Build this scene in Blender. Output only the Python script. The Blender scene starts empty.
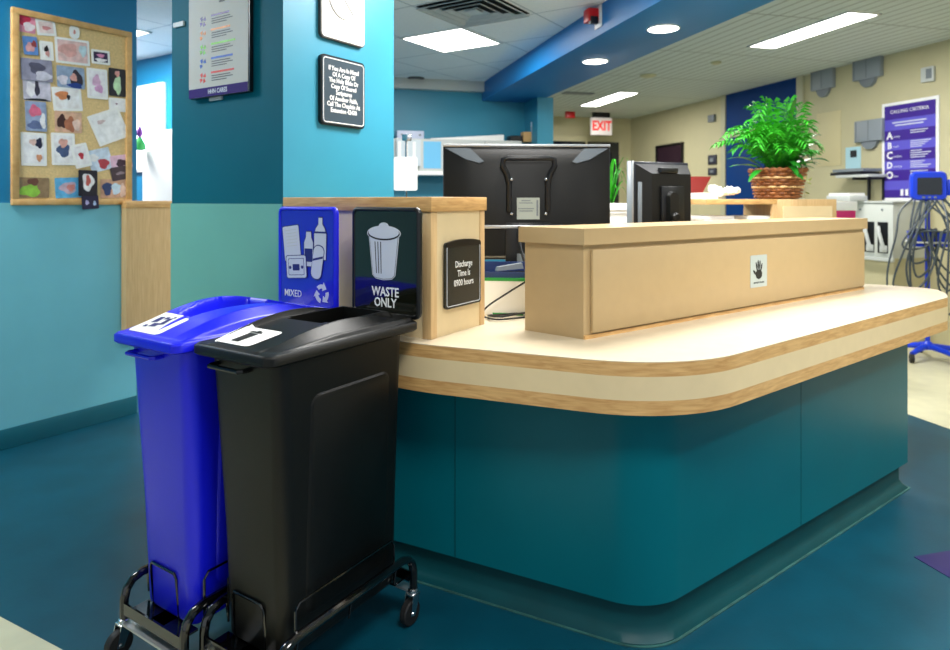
import bpy, bmesh, math, random
from mathutils import Vector, Matrix
R = math.radians
random.seed(7)
sc = bpy.context.scene
COL = sc.collection

# ------------------------------------------------------------------ camera, world, exposure
cd = bpy.data.cameras.new('camera'); cam = bpy.data.objects.new('camera', cd); COL.objects.link(cam)
cam.location = (0, 0, 1.3); cam.rotation_euler = (R(90), 0, 0)
cd.sensor_width = 36; cd.lens = 36 * 655 / 950; cd.shift_y = -125 / 950
cd.clip_start = .05
cd.dof.use_dof = True; cd.dof.focus_distance = 2.0; cd.dof.aperture_fstop = 3.2
sc.camera = cam
w = bpy.data.worlds.new('world'); sc.world = w; w.use_nodes = True
w.node_tree.nodes['Background'].inputs[0].default_value = (.88, .94, 1, 1)
w.node_tree.nodes['Background'].inputs[1].default_value = .60
sc.view_settings.view_transform = 'Standard'; sc.view_settings.look = 'None'
sc.view_settings.gamma = 1; sc.view_settings.use_curve_mapping = False
sc.view_settings.exposure = 0.42

# ------------------------------------------------------------------ helpers
def lin(c):
    c /= 255
    return c / 12.92 if c <= .04045 else ((c + .055) / 1.055) ** 2.4
def rgb(r, g, b): return (lin(r), lin(g), lin(b), 1)

def mat(name, c, rough=.5, metal=0, spec=.5, emit=0, vary=0, scale=8, bump=0, bscale=60, coat=0, stretch=(1, 1, 1), alpha=None, trans=0):
    m = bpy.data.materials.new(name); m.use_nodes = True
    nt = m.node_tree; b = nt.nodes['Principled BSDF']
    col = rgb(*c)
    b.inputs['Base Color'].default_value = col
    b.inputs['Roughness'].default_value = rough
    b.inputs['Metallic'].default_value = metal
    b.inputs['Specular IOR Level'].default_value = spec
    b.inputs['Coat Weight'].default_value = coat
    b.inputs['Transmission Weight'].default_value = trans
    if emit:
        b.inputs['Emission Color'].default_value = col; b.inputs['Emission Strength'].default_value = emit
    if vary or bump:
        tc = nt.nodes.new('ShaderNodeTexCoord'); mp = nt.nodes.new('ShaderNodeMapping')
        mp.inputs['Scale'].default_value = stretch
        nt.links.new(tc.outputs['Object'], mp.inputs[0])
    if vary:
        n = nt.nodes.new('ShaderNodeTexNoise'); n.inputs['Scale'].default_value = scale; n.inputs['Detail'].default_value = 5
        nt.links.new(mp.outputs[0], n.inputs['Vector'])
        rp = nt.nodes.new('ShaderNodeValToRGB')
        rp.color_ramp.elements[0].position = .3; rp.color_ramp.elements[1].position = .7
        rp.color_ramp.elements[0].color = tuple(x * (1 - vary) for x in col[:3]) + (1,)
        rp.color_ramp.elements[1].color = tuple(min(1, x * (1 + vary)) for x in col[:3]) + (1,)
        nt.links.new(n.outputs['Fac'], rp.inputs[0]); nt.links.new(rp.outputs[0], b.inputs['Base Color'])
    if bump:
        n2 = nt.nodes.new('ShaderNodeTexNoise'); n2.inputs['Scale'].default_value = bscale
        nt.links.new(mp.outputs[0], n2.inputs['Vector'])
        bp = nt.nodes.new('ShaderNodeBump'); bp.inputs['Strength'].default_value = bump; bp.inputs['Distance'].default_value = .004
        nt.links.new(n2.outputs['Fac'], bp.inputs['Height']); nt.links.new(bp.outputs[0], b.inputs['Normal'])
    return m

def grid_mat(name, base, line, sx, sy, wx, wy, ox=0, oy=0, rough=.8, vary=.03):
    """lines every sx across local x and every sy across local y"""
    m = mat(name, base, rough, vary=vary, scale=40); nt = m.node_tree; b = nt.nodes['Principled BSDF']
    src = b.inputs['Base Color'].links[0].from_socket
    tc = nt.nodes.new('ShaderNodeTexCoord'); sp = nt.nodes.new('ShaderNodeSeparateXYZ'); nt.links.new(tc.outputs['Object'], sp.inputs[0])
    outs = []
    for ax, s, wd, o in (('X', sx, wx, ox), ('Y', sy, wy, oy)):
        if not s: continue
        a = nt.nodes.new('ShaderNodeMath'); a.operation = 'ADD'; a.inputs[1].default_value = o + 1000 * s
        d = nt.nodes.new('ShaderNodeMath'); d.operation = 'DIVIDE'; d.inputs[1].default_value = s
        f = nt.nodes.new('ShaderNodeMath'); f.operation = 'FRACT'
        l = nt.nodes.new('ShaderNodeMath'); l.operation = 'LESS_THAN'; l.inputs[1].default_value = wd / s
        nt.links.new(sp.outputs[ax], a.inputs[0]); nt.links.new(a.outputs[0], d.inputs[0]); nt.links.new(d.outputs[0], f.inputs[0]); nt.links.new(f.outputs[0], l.inputs[0])
        outs.append(l.outputs[0])
    o = outs[0]
    if len(outs) > 1:
        mx = nt.nodes.new('ShaderNodeMath'); mx.operation = 'MAXIMUM'
        nt.links.new(outs[0], mx.inputs[0]); nt.links.new(outs[1], mx.inputs[1]); o = mx.outputs[0]
    mix = nt.nodes.new('ShaderNodeMixRGB'); nt.links.new(o, mix.inputs[0]); nt.links.new(src, mix.inputs[1]); mix.inputs[2].default_value = rgb(*line)
    nt.links.new(mix.outputs[0], b.inputs['Base Color'])
    return m

def wood_mat(name, c1, c2, stretch, rough=.4):
    m = mat(name, c1, rough, vary=.1, scale=4, stretch=stretch)
    nt = m.node_tree
    for n in nt.nodes:
        if n.type == 'VALTORGB':
            n.color_ramp.elements[0].color = rgb(*c2); n.color_ramp.elements[1].color = rgb(*c1)
        if n.type == 'TEX_NOISE': n.inputs['Detail'].default_value = 8; n.inputs['Distortion'].default_value = .6
    return m

class G:
    def __init__(s): s.bm = bmesh.new()
    def _add(s, verts, faces, mi=0, smooth=False):
        vs = [s.bm.verts.new(v) for v in verts]
        out = []
        for f in faces:
            try:
                fc = s.bm.faces.new([vs[i] for i in f]); fc.material_index = mi; fc.smooth = smooth; out.append(fc)
            except ValueError: pass
        return vs, out
    def box(s, x0, x1, y0, y1, z0, z1, mi=0, bev=0, seg=2):
        v = [(x0,y0,z0),(x1,y0,z0),(x1,y1,z0),(x0,y1,z0),(x0,y0,z1),(x1,y0,z1),(x1,y1,z1),(x0,y1,z1)]
        vs, fs = s._add(v, [(3,2,1,0),(4,5,6,7),(0,1,5,4),(1,2,6,5),(2,3,7,6),(3,0,4,7)], mi)
        if bev:
            es = list({e for f in fs for e in f.edges})
            bmesh.ops.bevel(s.bm, geom=es, offset=bev, segments=seg, affect='EDGES', profile=.5, material=-1)
        return s
    def prism(s, pts, z0, z1, mi=0, smooth=False):
        n = len(pts)
        v = [(p[0], p[1], z0) for p in pts] + [(p[0], p[1], z1) for p in pts]
        area = sum(pts[i][0]*pts[(i+1)%n][1] - pts[(i+1)%n][0]*pts[i][1] for i in range(n))
        f = [tuple(reversed(range(n))), tuple(range(n, 2*n))]
        f += [(i, (i+1) % n, (i+1) % n + n, i + n) for i in range(n)]
        if area < 0: f = [tuple(reversed(q)) for q in f]
        s._add(v, f, mi)
        return s
    def plate(s, pts, y0, y1, mi=0):
        """polygon in local x,z, thickness along y (front face at y0)"""
        n = len(pts)
        v = [(p[0], y0, p[1]) for p in pts] + [(p[0], y1, p[1]) for p in pts]
        f = [tuple(range(n)), tuple(reversed(range(n, 2*n)))] + [(i+n, (i+1) % n + n, (i+1) % n, i) for i in range(n)]
        area = sum(pts[i][0]*pts[(i+1)%n][1] - pts[(i+1)%n][0]*pts[i][1] for i in range(n))
        if area < 0: f = [tuple(reversed(q)) for q in f]
        s._add(v, f, mi)
        return s
    def loft(s, rings, mi=0, caps=(True, True), smooth=True):
        n = len(rings[0]); v = [p for r in rings for p in r]; f = []
        for k in range(len(rings)-1):
            for i in range(n):
                f.append((k*n+i, k*n+(i+1) % n, (k+1)*n+(i+1) % n, (k+1)*n+i))
        if caps[0]: f.append(tuple(reversed(range(n))))
        if caps[1]: f.append(tuple(range((len(rings)-1)*n, len(rings)*n)))
        vs, fs = s._add(v, f, mi, smooth)
        return s
    def tube(s, pts, r, n=8, closed=False, mi=0):
        P = [Vector(p) for p in pts]; N = len(P); rings = []
        up = None
        for i, p in enumerate(P):
            a = P[(i-1) % N] if (closed or i > 0) else p
            b = P[(i+1) % N] if (closed or i < N-1) else p
            t = (b - a)
            if t.length < 1e-9: t = Vector((0,0,1))
            t.normalize()
            if up is None: up = Vector((0,0,1)) if abs(t.z) < .9 else Vector((1,0,0))
            u = up - t * up.dot(t)
            if u.length < 1e-4: u = Vector((1,0,0)) - t * t.x
            u.normalize(); up = u; v = t.cross(u)
            rr = r[i] if isinstance(r, (list, tuple)) else r
            rings.append([p + u*math.cos(2*math.pi*k/n)*rr + v*math.sin(2*math.pi*k/n)*rr for k in range(n)])
        if closed: rings.append(rings[0])
        s.loft(rings, mi, (not closed, not closed))
        return s
    def lathe(s, prof, c=(0,0,0), n=24, mi=0, axis='z'):
        rings = []
        for r, z in prof:
            ring = []
            for k in range(n):
                a = 2*math.pi*k/n
                q = (r*math.cos(a), r*math.sin(a), z)
                if axis == 'y': q = (q[0], -q[2], q[1])
                if axis == 'x': q = (q[2], q[0], q[1])
                ring.append((q[0]+c[0], q[1]+c[1], q[2]+c[2]))
            rings.append(ring)
        s.loft(rings, mi)
        return s
    def ball(s, c, r, mi=0, n=14):
        rx, ry, rz = r if isinstance(r, (list, tuple)) else (r, r, r)
        rings = []
        for j in range(1, n//2+1):
            a = math.pi*j/(n//2+1)
            rings.append([(c[0]+rx*math.sin(a)*math.cos(2*math.pi*k/n), c[1]+ry*math.sin(a)*math.sin(2*math.pi*k/n), c[2]-rz*math.cos(a)) for k in range(n)])
        s.loft(rings, mi); return s
    def done(s, name, mats, parent=None, loc=None, rot=None, kind=None, sharp=35):
        me = bpy.data.meshes.new(name)
        s.bm.normal_update()
        s.bm.to_mesh(me); s.bm.free()
        for m in (mats if isinstance(mats, (list, tuple)) else [mats]): me.materials.append(m)
        try: me.set_sharp_from_angle(angle=R(sharp))
        except Exception: pass
        o = bpy.data.objects.new(name, me); COL.objects.link(o)
        if parent: o.parent = parent
        if loc: o.location = loc
        if rot is not None: o.rotation_euler = (0, 0, R(rot)) if not isinstance(rot, (list, tuple)) else [R(a) for a in rot]
        if kind: o['kind'] = kind
        return o

def thing(name, label, cat, loc=(0,0,0), rot=0, group=None):
    o = bpy.data.objects.new(name, None); COL.objects.link(o); o.empty_display_size = .1
    o.location = loc; o.rotation_euler = (0, 0, R(rot)); o['label'] = label; o['category'] = cat
    if group: o['group'] = group
    return o
def tag(o, label, cat, group=None):
    o['label'] = label; o['category'] = cat
    if group: o['group'] = group
    return o
def copy_thing(src, loc, label, rot=None):
    r = src.copy(); COL.objects.link(r); r.location = loc; r['label'] = label
    if rot is not None: r.rotation_euler = (0, 0, R(rot))
    for ch in list(src.children):
        c = ch.copy(); COL.objects.link(c); c.parent = r
        for g in list(ch.children):
            d = g.copy(); COL.objects.link(d); d.parent = c
    return r
def rrect(x0, x1, y0, y1, r, n=5):
    pts = []
    for cx, cy, a0 in ((x1-r, y0+r, -90), (x1-r, y1-r, 0), (x0+r, y1-r, 90), (x0+r, y0+r, 180)):
        for k in range(n+1):
            a = R(a0 + 90*k/n); pts.append((cx + r*math.cos(a), cy + r*math.sin(a)))
    return pts
def ring(x0, x1, y0, y1, r, z, n=5): return [(p[0], p[1], z) for p in rrect(x0, x1, y0, y1, r, n)]
def ell(cx, cz, rx, rz, n=20, rot=0):
    c, s_ = math.cos(R(rot)), math.sin(R(rot)); out = []
    for k in range(n):
        a = 2*math.pi*k/n; x, z = rx*math.cos(a), rz*math.sin(a)
        out.append((cx + x*c - z*s_, cz + x*s_ + z*c))
    return out
def fillet(pts, rad, seg=14):
    """closed polygon, radius per corner"""
    out = []; n = len(pts)
    for i in range(n):
        p = Vector(pts[i]); a = (Vector(pts[i-1]) - p); b = (Vector(pts[(i+1) % n]) - p); r = rad[i]
        if not r: out.append(tuple(p)); continue
        an = a.normalized(); bn = b.normalized(); th = an.angle(bn)
        t = r / math.tan(th/2); c = p + (an + bn).normalized() * (r / math.sin(th/2))
        s0 = p + an*t; s1 = p + bn*t
        a0 = math.atan2((s0-c).y, (s0-c).x); a1 = math.atan2((s1-c).y, (s1-c).x); d = a1 - a0
        while d > math.pi: d -= 2*math.pi
        while d < -math.pi: d += 2*math.pi
        for k in range(seg+1): out.append((c.x + r*math.cos(a0 + d*k/seg), c.y + r*math.sin(a0 + d*k/seg)))
    return out
def text(body, size, m, parent, x, y, z, name='lettering', align='CENTER', bold=0, sx=1, spacing=1.0, lay=(90, 0, 0), ls=1.0):
    cu = bpy.data.curves.new('t', 'FONT'); cu.body = body; cu.size = size; cu.align_x = align; cu.align_y = 'CENTER'
    cu.extrude = .0004; cu.offset = bold; cu.resolution_u = 2; cu.space_line = ls; cu.space_character = spacing
    o = bpy.data.objects.new('t', cu); COL.objects.link(o)
    me = bpy.data.meshes.new_from_object(o); bpy.data.objects.remove(o); bpy.data.curves.remove(cu)
    me.materials.clear(); me.materials.append(m)
    t = bpy.data.objects.new(name, me); COL.objects.link(t); t.parent = parent
    t.location = (x, y, z); t.rotation_euler = [R(a) for a in lay]; t.scale = (sx, 1, 1)
    return t

H = 1.3; F = 655.0
A_ROT, B_ROT = 14.5, -33.0                      # the two building grids
dA = Vector((math.sin(R(14.5)), -math.cos(R(14.5)))); pA = Vector((math.cos(R(14.5)), math.sin(R(14.5))))
dB = Vector((math.sin(R(33)), math.cos(R(33)))); pB = Vector((math.cos(R(33)), -math.sin(R(33))))
class Plane:
    """vertical plane: origin, rotation so that local x runs right along it and local y into it"""
    def __init__(s, o, rot): s.o = Vector(o); s.rot = rot; s.d = Vector((math.cos(R(rot)), math.sin(R(rot)))); s.n = Vector((-s.d.y, s.d.x))
    def hit(s, px, py, off=0):
        t = (px - 475) / F; o = s.o - s.n*off
        k = (t*o.y - o.x) / (s.d.x - t*s.d.y); p = o + s.d*k
        return k, H + (200 - py)*p.y/F, p
    def rect(s, x0, y0, x1, y1, off=0):
        """place (x,y,0), half width, bottom, top"""
        k0, _, _ = s.hit(x0, y0, off); k1, _, _ = s.hit(x1, y0, off)
        c = s.o - s.n*off + s.d*((k0+k1)/2)
        return c, abs(k1-k0)/2, H + (200-y1)*c.y/F, H + (200-y0)*c.y/F
def thing_on(plane, px, name, label, cat, group=None, off=0):
    """a thing fixed to a wall, its base on the middle of its wall patch"""
    c, hw, z0, z1 = plane.rect(*px, off=off)
    o = thing(name, label, cat, (c.x, c.y, z0), plane.rot, group)
    return o, hw, z1 - z0

W_LEFT = Plane((-2.47, 3.41), 57); P_LEFT = Plane((-.731, 2.495), -33); P_RIGHT = Plane((-.731, 2.495), 57)
W_RIGHT = Plane((2.69, 11.3), -75.5); W_BACK = Plane((.078, 7.28), 14.5); W_FAR = Plane((2.69, 11.3), 14.5)
C0 = Vector((-.1415, 2.105))                    # front corner of the maple hutch
HUT_F = Plane(C0, -33); HUT_R = Plane(C0, 57)
BX = [Vector((.350, 2.113)), Vector((1.962, 3.312)), Vector((1.785, 3.466)), Vector((.173, 2.267))]
BX_R = Plane(BX[0], math.degrees(math.atan2(1.199, 1.612)))

# ------------------------------------------------------------------ materials
M_teal = mat('teal_wall_paint', (44, 138, 166), .45, vary=.04, scale=3, bump=.04, bscale=150)
M_blue = mat('blue_wall_paint', (14, 124, 172), .5, vary=.04, scale=3, bump=.04, bscale=150)
M_teal_shade = mat('shaded_teal_paint', (0, 96, 114), .6, spec=.15, vary=.04, scale=3, bump=.04, bscale=150)  # shaded copy of the teal pillar paint
M_aqua = mat('aqua_wainscot', (118, 194, 208), .4, vary=.04, scale=3)
M_green = mat('green_wainscot', (112, 178, 164), .35, vary=.03, scale=3)
M_base = mat('teal_rubber_base', (10, 96, 112), .35)
M_counter = mat('teal_laminate', (0, 100, 112), .36, vary=.05, scale=2.5, spec=.2)
M_toe = mat('dark_teal_rubber_skirt', (0, 66, 72), .45, spec=.25, vary=.12, scale=6, bump=.06, bscale=30)
M_lam = mat('cream_laminate', (224, 202, 158), .3, vary=.02, scale=20)
M_lam2 = mat('tan_laminate', (182, 156, 114), .38, vary=.02, scale=20)
M_top = mat('pale_counter_laminate', (208, 194, 168), .26, vary=.02, scale=20)
M_wood = wood_mat('maple_edge', (222, 180, 118), (190, 142, 84), (3, 3, 26))
M_wood2 = wood_mat('maple_vertical', (216, 184, 134), (198, 162, 112), (30, 30, 1.5))
M_ceil = grid_mat('ceiling_tile', (250, 250, 250), (196, 200, 204), .61, .61, .012, .012, .305, .305)
M_slat = grid_mat('slatted_ceiling', (200, 210, 206), (152, 160, 154), .105, 1.25, .016, .018, 0, .3)
M_beige = mat('beige_wall_paint', (196, 188, 150), .6, vary=.03, scale=4)
M_beam = mat('blue_beam_paint', (0, 112, 178), .5, vary=.03, scale=2)
M_floor = mat('blue_sheet_vinyl', (4, 68, 86), .34, vary=.16, scale=5, bump=.05, bscale=90, spec=.5)
M_cream = mat('cream_sheet_vinyl', (206, 202, 170), .4, vary=.06, scale=9)
M_purple_floor = mat('purple_sheet_vinyl', (42, 34, 92), .35, vary=.1, scale=9)
M_white = mat('white_plastic', (240, 240, 238), .4)
M_paper = mat('white_paper', (244, 244, 240), .8)
M_black = mat('black_plastic', (10, 11, 13), .32)
M_satin = mat('black_satin_plastic', (6, 6, 4), .45, spec=.35, bump=.05, bscale=220)
M_ink = mat('black_ink', (14, 14, 14), .6)
M_grey = mat('grey_plastic', (120, 128, 134), .45)
M_lgrey = mat('light_grey_paint', (196, 200, 196), .5)
M_chrome = mat('bright_metal', (205, 208, 212), .22, metal=1)
M_alu = mat('brushed_aluminium', (200, 202, 204), .35, metal=.85)
M_rubber = mat('black_rubber', (16, 16, 17), .6)
M_gloss = mat('gloss_black_steel', (6, 6, 7), .12, coat=.6)
M_bbin = mat('blue_bin_plastic', (14, 22, 222), .36, bump=.04, bscale=220)
M_bsign = mat('blue_sign_face', (26, 34, 190), .2, coat=.5)
M_ksign = mat('dark_glossy_sign_face', (20, 22, 14), .09, coat=.8)
M_navy = mat('navy_ink', (24, 30, 110), .5)
M_sil = mat('silver_print', (208, 212, 220), .35)
M_cork = mat('cork', (226, 196, 138), .85, vary=.12, scale=90, bump=.2, bscale=160)
M_oak = wood_mat('oak_frame', (222, 180, 118), (196, 150, 88), (5, 5, 5))
M_slate = mat('slate_sign', (52, 68, 80), .35)
M_kplate = mat('charcoal_sign', (34, 38, 36), .25)
M_red = mat('red_plastic', (205, 22, 26), .35)
M_led = mat('lamp_diffuser', (255, 253, 246), .5, emit=9)
M_exitw = mat('lit_exit_panel', (236, 226, 222), .5, emit=.12)
M_exitr = mat('lit_exit_letters', (220, 20, 18), .5, emit=.5)
M_dkglass_shade = mat('dark_glass_and_shade', (18, 26, 34), .08, coat=.5)  # real glass, and the shade painted into the right wall doorway
M_purple = mat('purple_print', (58, 26, 138), .4)
M_violet = mat('violet_print', (92, 84, 196), .4)
M_vblue = mat('medical_blue_plastic', (14, 62, 224), .3)
M_cable = mat('grey_cable', (72, 82, 90), .5)
M_bcab = mat('black_cable', (10, 12, 14), .4)
M_door = mat('navy_door_paint', (0, 56, 120), .6, spec=.15)
M_leaf = mat('palm_leaf', (50, 164, 30), .6, spec=.3, vary=.35, scale=9)
M_leaf2 = mat('broad_leaf', (34, 128, 32), .35, vary=.25, scale=7)
M_leaf3 = mat('pale_leaf', (184, 206, 120), .5, vary=.15, scale=20)
M_wick = wood_mat('wicker', (168, 106, 54), (96, 50, 24), (12, 12, 12), .5)
M_wick2 = mat('pale_wicker', (214, 178, 124), .5, vary=.2, scale=40)
M_maroon = mat('red_board', (126, 30, 26), .5)
M_pink = mat('magenta_card', (206, 30, 110), .5)
M_greenbox = mat('green_lid', (40, 150, 60), .45)
M_lblue = mat('light_blue_sheet', (110, 190, 232), .6)

# ------------------------------------------------------------------ ceiling lamps (they hang in the ceiling grid)
def area(loc, size, sy, power, rot=0, colour=(1, .985, .96)):
    l = bpy.data.lights.new('lamp_light', 'AREA'); l.shape = 'RECTANGLE'; l.size = size; l.size_y = sy; l.energy = power; l.color = colour
    return l
def troffer(loc, sx, sy, rot, power, label, group='recessed ceiling troffers', up=None):
    t = thing('ceiling_light', label, 'ceiling light', loc, rot, group)
    g = G()
    fx, fy = sx/2+.02, sy/2+.02
    for a in ((-fx, fx, -fy, -fy+.02), (-fx, fx, fy-.02, fy), (-fx, -fx+.02, -fy, fy), (fx-.02, fx, -fy, fy)):
        g.box(a[0], a[1], a[2], a[3], -.012, .0)
    g.done('frame', M_white, t)
    G().box(-sx/2, sx/2, -sy/2, sy/2, -.008, -.002).done('diffuser', M_led, t)
    l = area(loc, sx, sy, power); o = bpy.data.objects.new('lamp_light', l); COL.objects.link(o); o.parent = t; o.location = (0, 0, -.02)
    return t
L0 = Vector((-.187, 5.32))
def tile(i, j): p = L0 + pB*(.61*i) + dB*(.61*j); return (p.x, p.y, 2.6)
troffer(tile(0, 0), .56, .56, B_ROT, 30, 'square lit ceiling panel beside the slotted air vent')
troffer(tile(3, -3), .56, .56, B_ROT, 38, 'square lit ceiling panel above the curved counter, outside the picture')
troffer(tile(-1, -6), .56, .56, B_ROT, 26, 'square lit ceiling panel above the bins side of the corridor, extra one added out of view')  # extra unseen lamp, added to light the floor near the camera
troffer(tile(-4, -3), .56, .56, B_ROT, 40, 'square lit ceiling panel above the corridor by the cork board, extra one added out of view')  # unseen lamp added to brighten the cork board side
troffer(tile(5, -6), .56, .56, B_ROT, 22, 'square lit ceiling panel in front of the counter corner, extra one added out of view')  # unseen lamp added to light the foreground by the counter
troffer((-2.80, 5.0, 2.6), .4, .4, B_ROT, 14, 'small lit ceiling panel seen through the gap beside the cork board wall')
troffer((2.76, 5.43, 2.7), .26, 1.12, A_ROT, 34, 'long narrow ceiling light above the potted plant, nearer of the two')
troffer((1.84, 9.1, 2.7), .26, 1.25, A_ROT, 34, 'long narrow ceiling light above the exit sign, farther of the two')
troffer((3.1, 2.2, 2.7), .26, 1.12, A_ROT, 22, 'long narrow ceiling light right of the counter, extra one added out of view')  # unseen extra light, added on the right of the counter

# ------------------------------------------------------------------ the setting
def st(g, name, m, **k): return g.done(name, m, kind='structure', **k)
st(G().box(-8, 8, -4, 13, -.1, 0), 'floor', M_floor)
# cream vinyl field bottom left and right, purple inlay
p0 = Vector((-1.481, 2.042)); e = (Vector((-1.193, 1.892)) - p0).normalized(); q = Vector((-e.y, e.x))*-1
st(G().prism([tuple(p0 - e*4), tuple(p0 + e*1.6), tuple(p0 + e*1.6 + q*2.2), tuple(p0 - e*4 + q*2.2)], 0, .002), 'floor_cream_corner', M_cream)
r0 = Vector((2.655, 3.86)) + dA*-8; 
st(G().prism([tuple(r0), tuple(r0 + dA*13), tuple(r0 + dA*13 + pA*4), tuple(r0 + pA*4)], 0, .002), 'floor_cream_right', M_cream)
t0 = Vector((1.598, 2.385))
st(G().prism([tuple(t0), tuple(t0 + pA*.62), tuple(t0 + pA*.62 + dA*.62), tuple(t0 + dA*.62)], 0, .002), 'floor_purple_inlay', M_purple_floor)

def local_poly(pts, o, rot):
    c, s_ = math.cos(R(-rot)), math.sin(R(-rot)); return [((p[0]-o[0])*c - (p[1]-o[1])*s_, (p[0]-o[0])*s_ + (p[1]-o[1])*c) for p in pts]
bm0 = Vector((.078, 7.28)); bm1 = bm0 + dA*9.6
pl = [tuple(bm0 + pA*.05), tuple(bm1 + pA*.05), (-7, bm1.y), (-7, 9.5), (.0, 9.5)]
st(G().prism(local_poly(pl, L0, B_ROT), 0, .08), 'ceiling', M_ceil, loc=(L0.x, L0.y, 2.6), rot=B_ROT)
q0 = bm0 - dA*6; 
pr = [tuple(q0 + pA*.5), tuple(bm1 + pA*.5), tuple(bm1 + pA*5), tuple(q0 + pA*5)]
st(G().prism(local_poly(pr, bm0, A_ROT), 0, .08), 'ceiling_slatted', M_slat, loc=(bm0.x, bm0.y, 2.7), rot=A_ROT)
g = G(); g.box(0, .61, -9.6, .35, 2.4, 2.72, bev=.006)
st(g, 'ceiling_beam', M_beam, loc=(bm0.x, bm0.y, 0), rot=A_ROT)

# left wall
g = G(); g.box(-6, .725, 0, .14, 0, 2.6)
st(g, 'wall_left', M_blue, loc=(-2.47, 3.41, 0), rot=57)
st(G().box(-6, .72, -.006, 0, 0, 1.285), 'wall_left_wainscot', M_aqua, loc=(-2.47, 3.41, 0), rot=57)
g = G(); g.box(-6, .72, -.014, -.006, 0, .105, bev=.003)
st(g, 'baseboard_left', M_base, loc=(-2.47, 3.41, 0), rot=57)
# pillar
g = G(); g.box(-.722, 0, 0, .65, 0, 2.6)
pil = st(g, 'pillar', [M_teal, M_teal_shade], loc=(-.731, 2.495, 0), rot=-33)
for p in pil.data.polygons:
    if p.normal.y < -.9: p.material_index = 1  # same teal paint; this face is coloured darker for its shade
g = G(); g.box(-.722, 0, -.006, 0, 0, 1.285)
st(g, 'pillar_wainscot', M_green, loc=(-.731, 2.495, 0), rot=-33)
# back wall behind the station
st(G().box(-2.6, .64, 0, .12, 0, 2.6), 'wall_back', M_teal, loc=(.078, 7.28, 0), rot=A_ROT)
st(G().box(-2.6, .0, -.10, 0, 2.49, 2.6), 'trim_1', M_lgrey, loc=(.078, 7.28, 0), rot=A_ROT)
k = W_BACK.hit(537, 100)[0]
st(G().box(.50, .68, -.42, 0, 0, 2.4), 'wall_column', M_teal, loc=(.078, 7.28, 0), rot=A_ROT)
# far beige wall with glazed doorway
st(G().box(-3.5, 0, 0, .12, 0, 2.7), 'wall_far', M_beige, loc=(2.69, 11.3, 0), rot=A_ROT)
c, hw, z0, z1 = W_FAR.rect(548, 136, 622, 260, .01)
d1 = st(G().box(-hw, hw, -.03, .0, 0, z1), 'door_1', M_beige, loc=(c.x, c.y, 0), rot=A_ROT)
G().box(-hw+.08, -.02, -.045, -.03, .1, z1-.1).done('pane_or_gap', M_dkglass_shade, d1)
G().box(.02, hw-.08, -.045, -.03, .1, z1-.1).done('pane_or_gap', M_dkglass_shade, d1)
# right beige wall
st(G().box(0, 12, 0, .12, 0, 2.7), 'wall_right', M_beige, loc=(2.69, 11.3, 0), rot=-75.5)
c, hw, z0, z1 = W_RIGHT.rect(725, 80, 801, 200)
g = G(); 
for a in ((-hw-.05, -hw+.04), (hw-.04, hw+.06)): g.box(a[0], a[1], -.03, 0, 0, 2.7)
g.box(-hw, hw, -.03, 0, 2.12, 2.2)
d2 = st(g, 'door_2', mat('beige_door_frame', (186, 182, 152), .5), loc=(c.x, c.y, 0), rot=-75.5)
G().box(-hw+.04, hw-.04, -.012, 0, 2.2, 2.7).done('transom_panel', M_door, d2)
G().box(-hw+.04, .1, -.016, 0, 0, 2.12, bev=.002).done('door_leaf', M_door, d2)
G().box(.1, hw-.04, -.008, 0, 0, 2.12).done('pane_or_gap', M_dkglass_shade, d2)  # dark sheet stands for the shade in the open doorway, not glass
# end of the corridor behind the cork board
cw = Plane((-2.9, 5.95), -33)
st(G().box(-2.2, 1.25, 0, .1, 0, 2.6), 'wall_corridor', M_blue, loc=(-2.9, 5.95, 0), rot=-33)
c, hw, z0, z1 = cw.rect(139, 88, 165, 150)
w1 = st(G().box(-hw-.03, hw+.02, -.03, 0, z0-.2, z1+.03, bev=.004), 'window_1', M_white, loc=(c.x, c.y, 0), rot=-33)
G().box(-hw, hw-.01, -.036, -.03, z0-.17, z1).done('pane_or_gap', mat('daylight_pane', (226, 242, 255), .3, emit=2.2), w1)

# maple cabinet on the end of the left wall
c, hw, z0, z1 = W_LEFT.rect(126, 203, 173, 330, .06)
t = thing('wall_cabinet', 'maple cabinet at the end of the wall beyond the cork board, behind the blue bin', 'cabinet', (c.x, c.y, .45), 57)
G().box(-hw, hw, 0, .052, .0, .80).done('body', M_wood2, t)
G().box(-hw-.003, hw, -.004, .052, .80, .845, bev=.003).done('top', M_wood, t)

# ------------------------------------------------------------------ cork board with its photographs
t, hw, ht = thing_on(W_LEFT, (10, 19, 130, 205), 'cork_board', 'oak framed cork notice board covered in baby photographs on blue wall', 'notice board')
c0 = W_LEFT.rect(10, 19, 130, 205)
zb = W_LEFT.hit(70, 205)[1]; zt = W_LEFT.hit(10, 8)[1]; zt2 = W_LEFT.hit(130, 32)[1]; ht = (zt+zt2)/2 - zb
t.location.z = zb
G().box(-hw+.01, hw-.01, -.012, 0, .01, ht-.01).done('cork_panel', M_cork, t)
for a in ((-hw, hw, 0, .035), (-hw, hw, ht-.035, ht)): G().box(a[0], a[1], -.026, 0, a[2], a[3], bev=.004).done('frame_rail', M_oak, t)
for a in ((-hw, -hw+.035), (hw-.035, hw)): G().box(a[0], a[1], -.026, 0, .03, ht-.03, bev=.004).done('frame_rail', M_oak, t)

_pm = {}
def cm(c, rough=.45):
    if c not in _pm: _pm[c] = mat('print_colour', c, rough, vary=.22, scale=28)
    return _pm[c]
PW = (246, 246, 242)
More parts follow.
